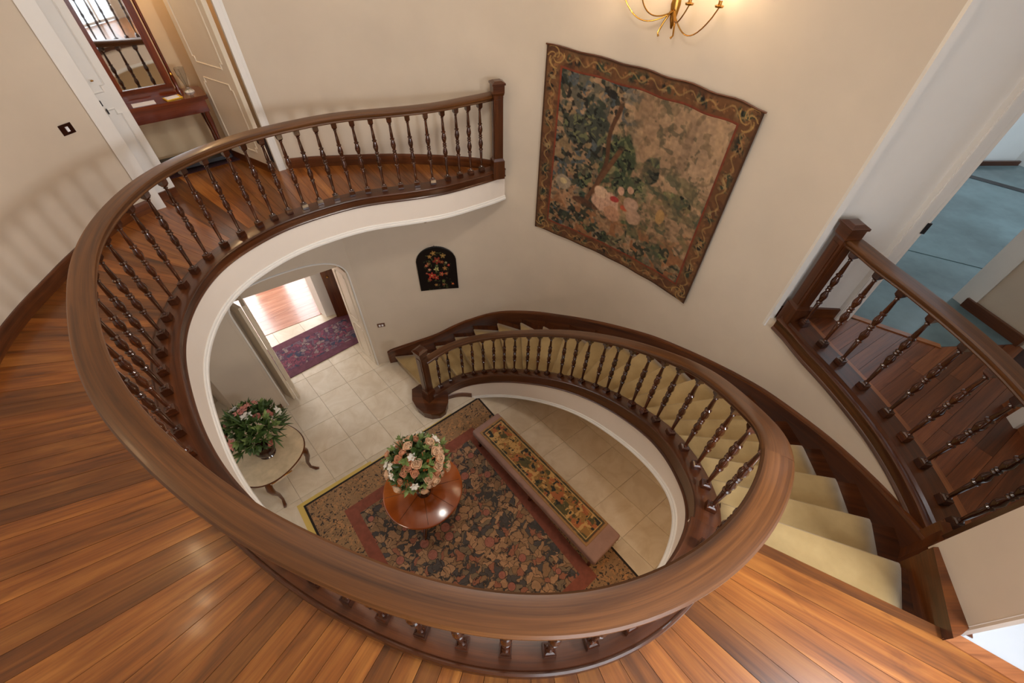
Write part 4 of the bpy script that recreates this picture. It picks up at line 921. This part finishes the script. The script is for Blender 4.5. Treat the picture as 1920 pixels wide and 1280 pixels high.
sheet('picture_field', tap_pos, lambda U, V: tapestry_paint((U - .085) / .83, (V - .085) / .83), g1, g1, M['weave'], tp, inb)
sheet('woven_border', tap_pos, border_paint, g1, g1, M['weave'], tp, lambda U, V: ~inb(U, V))
mb = MB(); mb.tube([tap_pos(np.array([u]), np.array([0.]))[k][0] if False else 0 for k in range(0)] or [tuple(float(c[0]) for c in tap_pos(np.array([u]), np.array([0.]))) for u in np.linspace(-.006, 1.006, 30)], .008, 6); mb.build('hanging_rod', M['skirt'], tp)

# arched lacquer panel with flowers
pa = thing('arched_panel', (-1.27, 5.16, -2.0), 'black arched panel painted with flowers on the lower wall below the landing', 'picture')
wls2 = arclen(wlow); wlo = offset(wlow, -.02); s0 = wls2[int(np.argmin(np.abs(wlow[:, 0] + 1.47)))]; s1 = wls2[int(np.argmin(np.abs(wlow[:, 0] + .885)))]
ZP0, ZP1 = -1.93, -1.13
def pan_pos(U, V):
    s = s0 + (s1 - s0) * U; return np.interp(s, wls2, wlo[:, 0]), np.interp(s, wls2, wlo[:, 1]), ZP1 + (ZP0 - ZP1) * V
def pan_mask(U, V): return (V > .34) | (((U - .5) / .5) ** 2 + ((.34 - V) / .34) ** 2 < 1)
def pan_paint(u, v):
    im = np.ones(u.shape + (3,)) * C3(14, 13, 14)
    for cu, cv, r, c in ((.45, .13, .075, (150, 112, 60)), (.35, .2, .06, (156, 112, 58)), (.68, .2, .08, (140, 112, 64)), (.52, .30, .12, (132, 52, 40)), (.64, .34, .06, (120, 60, 40)), (.30, .36, .05, (196, 120, 84)), (.24, .40, .05, (186, 104, 78)),
                         (.30, .50, .045, (214, 150, 130)), (.48, .50, .075, (176, 172, 112)), (.74, .36, .04, (150, 140, 110)), (.70, .49, .07, (160, 110, 66)), (.80, .42, .04, (186, 78, 66)), (.34, .64, .11, (176, 62, 48)), (.27, .74, .06, (160, 56, 46)), (.45, .70, .08, (150, 52, 42)), (.60, .62, .07, (190, 80, 62)), (.72, .62, .05, (196, 90, 62)),
                         (.86, .88, .04, (196, 98, 60)), (.42, .88, .05, (150, 110, 64)), (.62, .88, .05, (130, 72, 54)), (.22, .58, .035, (160, 80, 70)), (.62, .80, .05, (80, 96, 56)), (.5, .42, .05, (70, 96, 66))):
        a = np.arctan2(v - cv, u - cu); r_ = np.hypot(u - cu, (v - cv) * 1.3); pet = r * (.8 + .25 * np.cos(a * 5 + cu * 20)); m = 1 - sstep(pet * .9, pet, r_)
        im = blend(im, m, C3(*c)); im = blend(im, m * (1 - sstep(.0, .25, np.abs(np.sin(r_ * 120)))) * .5, C3(*c) * .4); im = blend(im, (1 - sstep(r * .15, r * .25, r_)), C3(196, 160, 90))
    im = blend(im, leaves(u, v, 22, 120, .68) * (np.abs(u - .52) < .34) * (v > .12) * .8, C3(84, 88, 52)); return im
pnl = sheet('painted_board', pan_pos, pan_paint, np.linspace(0, 1, 121), np.linspace(0, 1, 151), M['lacquer'], pa, pan_mask)
pnl.modifiers['thick'].thickness = .022
nl = MB(); nl.lathe([(.0, -.015), (.008, -.01), (.008, 0), (0, .004)], (-1.16, 5.13, -1.06), 8); o = nl.build('nail', M['black']); tag(o, 'small dark nail in the wall just above the arched panel', 'nail')

# ------------------------------------------------------------------ lower arch, doors, garden hall
LA = np.array((-3.77, 3.93)); RA = np.array((-2.36, 4.92)); ad = (RA - LA) / np.linalg.norm(RA - LA); an = np.array((-ad[1], ad[0])); aw = float(np.linalg.norm(RA - LA)); ar = math.atan2(ad[1], ad[0])
def apt(u, v): p = LA + ad * u + an * v; return p
def arch_curve(n=24):
    pts = []; z0 = G + 2.02; h = .42; a = .0
    for k in range(n + 1):
        t = PI - PI * k / n; c, s_ = math.cos(t), math.sin(t); e = 2.6
        x = math.copysign(abs(c) ** (2 / e), c); y = abs(s_) ** (2 / e); pts.append((aw / 2 + (aw / 2 - .07) * x, z0 + h * y))
    return [(.07, G)] + pts + [(aw - .07, G)]
ac = arch_curve(); aa = bpy.data.objects.new('door_3', None); COL.objects.link(aa); aa.location = (LA[0], LA[1], G); aa['kind'] = 'structure'
mb = MB()
def arch_face(v, z1, flip=False):
    for k in range(len(ac) - 1):
        (u0_, za), (u1_, zb_) = ac[k], ac[k + 1]
        if abs(u1_ - u0_) < 1e-6: continue
        p, q = apt(u0_, v), apt(u1_, v); mb.poly([(p[0], p[1], za), (q[0], q[1], zb_), (q[0], q[1], z1), (p[0], p[1], z1)])
    for u0_, u1_ in ((-.0, .07), (aw - .07, aw + .02)):
        p, q = apt(u0_, v), apt(u1_, v); mb.poly([(p[0], p[1], G), (q[0], q[1], G), (q[0], q[1], z1), (p[0], p[1], z1)])
arch_face(0, -.33); arch_face(.34, -.33)
for k in range(len(ac) - 1):
    (u0_, za), (u1_, zb_) = ac[k], ac[k + 1]; p, q, r_, s_ = apt(u0_, 0), apt(u1_, 0), apt(u1_, .34), apt(u0_, .34)
    mb.poly([(p[0], p[1], za), (s_[0], s_[1], za), (r_[0], r_[1], zb_), (q[0], q[1], zb_)])
o = mb.build('wall_arch', M['plaster'], None, 40); o['kind'] = 'structure'
mb = MB(); mb.tube([tuple(apt(u, -.004)) + (z,) for u, z in ac], .012, 6); mb.build('arch_bead', M['white'], aa, 40)
# flat lintel of the door frame set back in the arch
mb = MB(); p, q = apt(.07, .34), apt(aw - .07, .34); c = (p + q) / 2; mb.box((c[0], c[1], G + 2.27), (aw - .1, .06, .46), ar); mb.build('lintel', M['plaster'], aa)
leafm('door_leaf', tuple(apt(.05, .36)), tuple(apt(.20, .06)), .045, G + .01, G + 2.1, M['cream'], aa, False)
leafm('door_leaf', (-3.90, 4.50), (-3.60, 4.13), .045, G + .01, G + 2.1, M['cream'], aa, True)
leafm('door_leaf', (-2.80, 5.24), (-2.44, 4.90), .045, G + .01, G + 2.1, M['cream'], aa, True)
mb = MB(); mb.box((-2.415, 4.97, G + 1.05), (.03, .16, 2.1), -.4); mb.build('jamb', M['white'], aa)
for z in (.35, 1.05, 1.7):
    mb = MB(); mb.box((-2.45, 4.93, G + z), (.03, .02, .09), .6); mb.build('hinge', M['black'], aa)
mb = MB(); mb.box((-3.84, 3.845, G + .055), (.19, .03, .11), math.atan2(.13, .16)); o = mb.build('baseboard_left', M['skirt']); o['kind'] = 'structure'
# garden hall
hf = pbox('floor.005', [(-4.95, 5.35), (-3.75, 6.25), (-5.9, 9), (-8.2, 7.2)], G - .02, G + .003, M['bright_parquet'])
reg2 = [(-4.78, 5.48), (-3.82, 6.18), (-5.3, 8.3), (-7.0, 7.0)]
boards(reg2, math.radians(36), .14, G, G + .008, M['bright_parquet'], hf)
pbox('wall_hall_right', [(-3.91, 6.19), (-3.73, 6.08), (-2.2, 6.9), (-2.3, 7.05)], G, -.33, M['white'])
pbox('wall_hall_jamb', [(-3.91, 6.19), (-3.80, 6.13), (-4.6, 7.5), (-4.75, 7.5)], G, -.33, M['white'])
pbox('wall_hall_near', [(-2.30, 5.06), (-2.2, 5.16), (-2.0, 6.9), (-2.15, 6.9)], G, -.33, M['plaster'])
pbox('wall_hall_left', [(-3.95, 4.2), (-4.9, 4.6), (-7.4, 6.4), (-7.5, 6.2), (-5, 4.3), (-4, 4.05)], G, -.33, M['plaster'])
pbox('ceiling.001', [(-2.3, 5.3), (-4.0, 4.2), (-8, 6.6), (-6, 9.2), (-2, 7)], -.40, -.33, M['white'])
pbox('wall_hall_far', [(-7.5, 6.9), (-4.6, 9.2), (-4.7, 9.3), (-7.6, 7.0)], G, -.33, M['white'])
dk = thing('dark_door', (-3.45, 6.2, G), 'dark wooden door standing open at the right side of the garden hall', 'door')
mb = MB(); mb.box((-3.36, 6.16, G + 1.0), (.36, .05, 2.0), .45); mb.build('door_leaf', M['skirt'], dk)
mb = MB(); mb.lathe([(0, 0), (.02, .01), (.02, .03), (0, .04)], (-3.42, 6.09, G + 1.0), 10); mb.build('door_knob', M['brass'], dk)
ca_ = thing('curtain', (-5.6, 7.3, G), 'pale blue white curtain falling to the bright parquet of the garden hall', 'curtain')
mb = MB(); pts = [(-5.75 + .5 * t + .03 * math.sin(t * 50), 7.05 + .36 * t + .04 * math.cos(t * 50)) for t in np.linspace(0, 1, 40)]
for i in range(39):
    a, b = pts[i], pts[i + 1]; mb.poly([(a[0], a[1], G + .01), (b[0], b[1], G + .01), (b[0], b[1], G + 2.6), (a[0], a[1], G + 2.6)])
cu = mb.build('curtain_cloth', plain('curtain_cloth', srgb(206, 216, 232), .8), ca_); md = cu.modifiers.new('t', 'SOLIDIFY'); md.thickness = .006

# ------------------------------------------------------------------ rugs, bench
def local_rug(name, loc, ang_, label, cat, parts, z):
    t = thing(name, (loc[0], loc[1], z), label, cat, rz=ang_)
    for nm, x0, y0, x1, y1, h, mat, hole in parts:
        mb = MB()
        if hole:
            a0, b0, a1, b1 = hole
            for r in ((x0, y0, x1, b0), (x0, b1, x1, y1), (x0, b0, a0, b1), (a1, b0, x1, b1)): mb.prism([(r[0], r[1]), (r[2], r[1]), (r[2], r[3]), (r[0], r[3])], 0, h)
        else: mb.prism([(x0, y0), (x1, y0), (x1, y1), (x0, y1)], 0, h)
        mb.build(nm, mat, t, world=False)
    return t
W_, L_ = 3.02, 3.62                                          # rug width along u, length along -v
ru = math.radians(39.8); lx = (-2.87, 2.29)
rug = local_rug('carpet', lx, ru, 'large floral wool rug with terracotta border under the round table', 'rug',
    [('binding', 0, -L_, W_, 0, .008, M['rug_edge'], (.03, -L_ + .03, W_ - .03, -.03)),
     ('outer_border', .03, -L_ + .03, W_ - .03, -.03, .009, M['rug_border'], (.42, -L_ + .42, W_ - .42, -.42)),
     ('inner_band', .42, -L_ + .42, W_ - .42, -.42, .010, M['rug_band'], (.58, -L_ + .58, W_ - .58, -.58)),
     ('field', .58, -L_ + .58, W_ - .58, -.58, .009, M['rug_field'], None)], G + .003)
# yellow underlay showing along two edges
t = thing('rug_underlay', (lx[0], lx[1], G), 'yellow underlay peeping out along the left edges of the floral rug', 'underlay', rz=ru)
mb = MB(); mb.prism([(-.075, -L_ * .9), (.3, -L_ * .9), (.3, .06), (-.075, .06)], 0, .0025); mb.prism([(.3, -.3), (1.05, -.3), (1.05, .055), (.3, .06)], 0, .0025); mb.prism([(1.05, -.2), (W_ * .82, -.2), (W_ * .82, .02), (1.05, .02)], 0, .0025); mb.build('felt', M['underlay'], t, world=False)
# purple runner in the garden hall
ang2 = math.atan2(6.19 - 5.21, -3.41 + 4.48)
local_rug('hall_runner', (-5.2, 4.56), ang2, 'purple patterned runner rug lying across the garden hall beyond the arch', 'rug',
    [('outer_band', .55, -.92, 2.5, 0, .010, M['runner_band'], (.68, -.76, 2.36, -.16)), ('runner_field', .68, -.76, 2.36, -.16, .009, M['runner_field'], None)], G + .003)
# long bench with tapestry cover
ba = math.atan2(1.55 - 3.31, 1.06 + .56); bx, by = -.56, 3.31
bench = thing('long_bench', (bx, by, G + .012), 'long low bench covered in figured tapestry standing on the right side of the rug', 'bench', rz=ba)
BL, BW, BH = 2.42, .50, .43
def bench_paint(u, v):
    im = np.ones(u.shape + (3,)) * C3(128, 94, 50); U = u * 3.4; v_ = v; v = v * .8; im = blend(im, fbm(U, v, 4, 201) * .7, C3(150, 112, 62))
    im = blend(im, leaves(U, v, 6, 205, .55) * .9, C3(74, 70, 44)); im = blend(im, leaves(U, v, 8, 209, .60) * .9, C3(160, 92, 54)); im = blend(im, leaves(U, v, 9, 215, .64), C3(182, 142, 86)); im = blend(im, leaves(U, v, 11, 219, .67), C3(40, 42, 38))
    con = np.abs(fbm(U, v, 5, 221, 2) - .5); im = blend(im, (1 - sstep(.006, .014, con)) * .8, C3(196, 156, 92)); con = np.abs(fbm(U, v, 6, 231, 2) - .5); im = blend(im, (1 - sstep(.005, .012, con)) * .8, C3(36, 32, 26))
    v = v_; d = np.minimum(np.minimum(u * 4.8, (1 - u) * 4.8), np.minimum(v, 1 - v)); im = blend(im, 1 - sstep(.05, .07, d), C3(150, 112, 72)); im = blend(im, (1 - sstep(.02, .035, np.abs(d - .10))) * .8, C3(60, 54, 40)); im = blend(im, (1 - sstep(.01, .02, np.abs(d - .14))) * .8, C3(196, 160, 100))
    return im
cush = MB(); bm = bmesh.new(); bmesh.ops.create_cube(bm, size=1); bmesh.ops.scale(bm, vec=(BL, BW, .13), verts=bm.verts); bmesh.ops.bevel(bm, geom=bm.edges[:], offset=.03, segments=3, affect='EDGES', profile=.6)
bmesh.ops.translate(bm, vec=(BL / 2, BW / 2, BH - .065), verts=bm.verts); me = bpy.data.meshes.new('cushion'); bm.to_mesh(me); bm.free(); me.materials.append(M['bench_side']); me.polygons.foreach_set('use_smooth', [True] * len(me.polygons))
o = bpy.data.objects.new('cushion', me); COL.objects.link(o); o.parent = bench
f_ = sheet('tapestry_cover', lambda U, V: (.10 + U * (BL - .30) , .065 + V * (BW - .075), BH + .004 + .006 * np.sin(PI * V) * np.sin(PI * U)), bench_paint, np.linspace(0, 1, 361), np.linspace(0, 1, 81), M['weave'], None); f_.parent = bench; f_['label'] = 'figured tapestry seat cover'
mb = MB(); mb.prism([(.03, .03), (BL - .03, .03), (BL - .03, BW - .03), (.03, BW - .03)], BH - .18, BH - .125); mb.build('seat_frame', M['dark'], bench, world=False)
for x in (.08, BL / 2, BL - .08):
    for y in (.07, BW - .07):
        mb = MB(); mb.lathe([(.02, 0), (.028, .02), (.018, .05), (.026, .14), (.03, BH - .18)], (x, y, 0), 10); mb.build('leg', M['dark'], bench, 40, world=False)
mb = MB()
for k in range(46): mb.lathe([(0, -.006), (.006, 0), (0, .006)], (.03 + k * (BL - .06) / 45, -.002, BH - .115), 6)
for k in range(10): mb.lathe([(0, -.006), (.006, 0), (0, .006)], (BL + .001, .03 + k * (BW - .06) / 9, BH - .115), 6)
o = mb.build('stud_row', M['brass'], bench, world=False); o['kind'] = 'stuff'
# flip: the bench extends to the left of travel (towards the wall)

# ------------------------------------------------------------------ tables
TX, TY = -1.085, 2.27
ct = thing('round_table', (TX, TY, G + .012), 'round burr-wood pedestal table with peach flowers standing on the floral rug', 'table')
mb = MB(); mb.lathe([(.0, .715), (.47, .715), (.492, .722), (.502, .735), (.498, .750), (.485, .757), (0, .760)], (TX, TY, G), 72, cap=False); tpo = mb.build('table_top', M['table'], ct, 30)
seg = MB()                                                   # radial veneer joints on the top
for k in range(8):
    a = k * PI / 4 + .3; seg.box((TX + .24 * math.cos(a), TY + .24 * math.sin(a), G + .7606), (.46, .003, .0012), a)
seg.build('veneer_joint', M['dark'], ct)
mb = MB(); mb.lathe([(.43, .62), (.44, .64), (.44, .715)], (TX, TY, G), 48); mb.build('apron', M['dark'], ct, 40)
mb = MB(); mb.lathe([(.17, .05), (.17, .08), (.07, .12), (.05, .2), (.075, .3), (.085, .36), (.05, .46), (.045, .56), (.10, .62)], (TX, TY, G + .012), 20); mb.build('pedestal', M['dark'], ct, 50)
for k in range(3):
    a = k * 2 * PI / 3 + .5; mb = MB(); mb.tube([(TX + r * math.cos(a), TY + r * math.sin(a), G + .012 + z) for r, z in ((.10, .10), (.2, .12), (.30, .08), (.36, .035), (.40, .03))], [.04, .036, .03, .03, .02], 8); mb.build('foot', M['dark'], ct, 50)
SX, SY = -3.27, 2.70
st_ = thing('side_table', (SX, SY, G), 'cream painted oval side table with cabriole legs beside the left wall', 'table')
def lobe(r, n=64, cx=SX, cy=SY): return [(cx + r * (1 + .025 * math.cos(4 * a)) * math.cos(a + .3) * 1.02, cy + r * (1 + .025 * math.cos(4 * a)) * math.sin(a + .3) * .98) for a in [2 * PI * k / n for k in range(n)]]
M['cream_top'] = plain('figured_cream_top', srgb(208, 184, 150), .18, 0, .2, 5, .6)
mb = MB(); mb.prism(lobe(.47), G + .735, G + .76); mb.build('table_top', M['cream_top'], st_, 30)
mb = MB(); mb.tube([(x, y, G + .748) for x, y in lobe(.475)] + [(lobe(.475)[0]) + (G + .748,)], .010, 6); mb.build('edge_moulding', M['skirt'], st_, 40)
mb = MB(); mb.prism(lobe(.42), G + .62, G + .735); ap = mb.build('apron', M['cream'], st_, 30); 
mb = MB()
for k in range(4):
    a = k * PI / 2 + .8; mb.tube([(SX + .43 * math.cos(a + t), SY + .43 * math.sin(a + t), G + .67 + .02 * math.cos(t * 9)) for t in np.linspace(-.32, .32, 12)], .008, 6)
mb.build('gilt_moulding', M['brass'], st_, 40)
for k in range(4):
    a = k * PI / 2 + .05 + .3; mb = MB(); mb.tube([(SX + r * math.cos(a), SY + r * math.sin(a), G + z) for r, z in ((.38, .66), (.44, .56), (.43, .42), (.38, .26), (.38, .12), (.43, .03), (.47, .02))], [.045, .045, .034, .024, .018, .024, .016], 8); mb.build('leg', M['skirt'], st_, 50)

# ------------------------------------------------------------------ flowers
def rose_mesh(mat, r=.045, name='rose'):
    mb = MB(); n = 14
    for ring, (R0, h, cup) in enumerate(((1.0, .55, .75), (.78, .75, .9), (.55, .9, .95), (.33, 1.0, 1.0), (.14, 1.0, 1.0))):
        prof = [(R0 * r * .35, -.2 * r), (R0 * r * .85, .1 * r), (R0 * r * 1.0, h * r * .6), (R0 * r * (.92 if ring else 1.12), h * r * .95), (R0 * r * (.80 if ring else 1.05), h * r * .93)]
        mb.lathe(prof, n=n, flute=.10, nf=5 if ring % 2 else 4, cap=ring == 4)
    return mb.data(name, mat, 60)
def leaf_mesh(mat, L=.12, wd=.022, name='leaf_sprig', n=5):
    mb = MB()
    for k in range(n):
        a = k * 2.4; tilt = .25 + .5 * (k / n); base = Vector((0, 0, L * .25 * k / n))
        d = Vector((math.cos(a) * math.sin(tilt), math.sin(a) * math.sin(tilt), math.cos(tilt))); s_ = Vector((-math.sin(a), math.cos(a), 0)); l = L * (.8 + .3 * random.random())
        prev = None
        for t in (0, .25, .5, .75, 1):
            wv = wd * math.sin(PI * min(t + .08, 1)) ; c = base + d * l * t + Vector((0, 0, -.25 * l * t * t)); rowp = [tuple(c - s_ * wv), tuple(c + Vector((0, 0, -wv * .4))), tuple(c + s_ * wv)]
            if prev: mb.poly([prev[0], prev[1], rowp[1], rowp[0]]); mb.poly([prev[1], prev[2], rowp[2], rowp[1]])
            prev = rowp
    return mb.data(name, mat)
def lily_mesh(mat, L=.075, name='lily'):
    mb = MB()
    for k in range(6):
        a = k * PI / 3; s_ = Vector((-math.sin(a), math.cos(a), 0)); prev = None
        for t, r_, z, wv in ((0, .1, 0, .2), (.3, .35, .35, .3), (.6, .7, .55, .3), (1, 1.05, .5, .02)):
            c = Vector((math.cos(a) * r_ * L, math.sin(a) * r_ * L, z * L)); rp_ = [tuple(c - s_ * wv * L), tuple(c + Vector((0, 0, .08 * L))), tuple(c + s_ * wv * L)]
            if prev: mb.poly([prev[0], prev[1], rp_[1], rp_[0]]); mb.poly([prev[1], prev[2], rp_[2], rp_[1]])
            prev = rp_
    return mb.data(name, mat, 60)
me_rose, me_rose2, me_lily = rose_mesh(M['rose'], .05), rose_mesh(M['rose_deep'], .042), lily_mesh(M['lily'])
me_leaf, me_leaf2, me_grass = leaf_mesh(M['leaf']), leaf_mesh(M['leaf_light'], .11, .018), leaf_mesh(M['leaf'], .2, .009, 'leaf_sprig', 7)
def bouquet(root, c, R, counts, sq=(1, 1, .85)):
    k = 0; base = Vector(root.location)
    spec = []
    for me, n, nm, rr, s0, s1 in counts: spec += [(me, nm, rr, s0, s1)] * n
    random.shuffle(spec); n = len(spec)
    for i, (me, nm, rr, s0, s1) in enumerate(spec):
        ph = i * 2.399963; zz = 1 - 1.35 * (i + .5) / n; r_ = math.sqrt(max(0, 1 - zz * zz)); d = Vector((r_ * math.cos(ph), r_ * math.sin(ph), zz))
        q = Vector((d.x * sq[0], d.y * sq[1], d.z * sq[2])) * R * rr * random.uniform(.9, 1.08)
        o = bpy.data.objects.new(nm, me); COL.objects.link(o); o.parent = root; o.location = Vector(c) + q - base
        dd_ = (d + Vector((0, 0, .25)) + Vector([random.uniform(-.25, .25) for _ in range(3)])).normalized()
        o.rotation_euler = (dd_.to_track_quat('Z', 'Y').to_matrix().to_4x4() @ Matrix.Rotation(random.uniform(0, 6), 4, 'Z')).to_euler()
        s_ = random.uniform(s0, s1); o.scale = (s_, s_, s_)
zt_ = G + .762
fa = thing('flower_arrangement', (TX + .02, TY - .04, zt_), 'round bouquet of peach roses and white lilies in a vase on the round table', 'flowers')
x, y = TX + .02, TY - .04
mb = MB(); mb.lathe([(.085, 0), (.09, .01), (.075, .04), (.06, .10), (.065, .2), (.085, .28), (.075, .28), (.05, .2)], (x, y, zt_), 24); mb.build('vase', M['ceramic'], fa, 50)
mb = MB()
for k in range(16):
    a = k * 2.4; mb.tube([(x + .02 * math.cos(a), y + .02 * math.sin(a), zt_ + .15), (x + .05 * math.cos(a), y + .05 * math.sin(a), zt_ + .32), (x + .16 * math.cos(a), y + .16 * math.sin(a), zt_ + .55)], .005, 5)
mb.build('stems', M['leaf'], fa)
bc = (x - .03, y + .10, zt_ + .58)
bouquet(fa, bc, .255, [(me_rose, 20, 'rose', 1.16, 1.0, 1.25), (me_rose2, 12, 'rose', 1.12, .95, 1.2), (me_lily, 12, 'lily', 1.15, .7, 1.0), (me_leaf, 26, 'leaf_sprig', .95, .9, 1.3), (me_leaf2, 26, 'leaf_sprig', 1.1, .9, 1.3), (me_grass, 10, 'leaf_sprig', 1.0, .7, 1.0)], (1.1, 1.05, .95))
bouquet(fa, bc, .16, [(me_leaf, 26, 'leaf_sprig', 1, 1.0, 1.5)])
fb = thing('flower_arrangement', (SX + .04, SY + .0, zt_), 'wild spray of greenery with pink blooms in a brown bowl on the cream side table', 'flowers')
x, y = SX + .04, SY
mb = MB(); mb.lathe([(.10, 0), (.105, .015), (.09, .03), (.12, .08), (.13, .13), (.10, .19), (.09, .21), (.08, .2), (.1, .13)], (x, y, zt_), 24); mb.build('bowl', M['ceramic'], fb, 50)
bc = (x - .05, y + .10, zt_ + .46)
M['pink'] = plain('pink_bloom', srgb(214, 140, 124), .6, 0, .15, 30)
me_pink = rose_mesh(M['pink'], .042); me_pl = lily_mesh(M['pink'], .07)
bouquet(fb, bc, .24, [(me_pink, 6, 'rose', 1.1, .9, 1.2), (me_pl, 5, 'lily', 1.2, .9, 1.3), (me_lily, 4, 'lily', 1.2, .9, 1.2), (me_leaf, 44, 'leaf_sprig', 1, 1.0, 1.6), (me_leaf2, 14, 'leaf_sprig', 1.1, 1.0, 1.4), (me_grass, 36, 'leaf_sprig', 1.05, .9, 1.4)], (1.15, 1.1, .9))
bouquet(fb, bc, .13, [(me_leaf, 26, 'leaf_sprig', 1, 1.1, 1.6)])

# ------------------------------------------------------------------ wall lamp (sconce) on the stair wall
def sconce(name, q, a, z, label, power):
    inx, iny = math.sin(a), -math.cos(a)
    t = thing(name, (q[0], q[1], z), label, 'lamp'); tx, ty = math.cos(a), math.sin(a)
    def P(u, v, w_): return (q[0] + tx * u + inx * v, q[1] + ty * u + iny * v, z + w_)
    mb = MB(); mb.lathe([(.0, -.17), (.012, -.16), (.03, -.10), (.05, .0), (.03, .10), (.0, .14)], P(0, .0, 0), 12, sy=.5); mb.build('back_plate', M['brass'], t, 50)
    k = 0
    for u, v, dip in ((-.42, .12, -.07), (-.20, .20, -.02), (.20, .20, -.04), (.40, .12, -.11)):
        mb = MB(); pts = []
        for s_ in np.linspace(0, 1, 14): 
            pts.append(P(u * (s_ ** .9), .03 + v * math.sin(s_ * PI / 2), -.04 + (dip - .04) * math.sin(PI * s_) ** .8 * 1.1 + .08 * s_))
        mb.tube(pts, .0055, 6); arm = mb.build('arm', M['brass'], t, 60)
        e = P(u, .03 + v, .04); mb = MB(); mb.lathe([(.0, 0), (.03, .004), (.034, .016), (.014, .022), (.014, .06)], e, 12); mb.build('bobeche', M['brass'], t, 40)
        mb = MB(); mb.lathe([(.014, .05), (.028, .075), (.032, .105), (.02, .14), (0, .17)], e, 10, cap=False); mb.build('bulb', M['bulb'], t, 60)
        l = point('sconce_light', (e[0] + inx * .02, e[1] + iny * .02, e[2] + .11), power, (1, .70, .40), .02); k += 1
    for u in (-.05, .05):
        mb = MB(); mb.tube([P(u * .3, .04, -.04), P(u, .07, -.12), P(u * 1.4, .09, -.19), P(u * 1.1, .1, -.21)], [.010, .009, .007, .009], 6); mb.build('scroll', M['brass'], t, 60)
i = int(np.argmin(np.hypot(wl[:, 0] - 1.27, wl[:, 1] - 4.38)))
sconce('wall_lamp', wl[i], ang_of(wl, i) + PI, 1.87, 'gilt wall lamp with curving arms and lit bulbs above the tapestry', 13.0)
wLr = catmull(WALL_L, .05); i = int(np.argmin(np.hypot(wLr[:, 0] + 3.45, wLr[:, 1] - 1.0)))
sconce('wall_lamp', wLr[i], ang_of(wLr, i) + PI, 2.45, 'gilt wall lamp high on the left wall beside the viewer', 9)
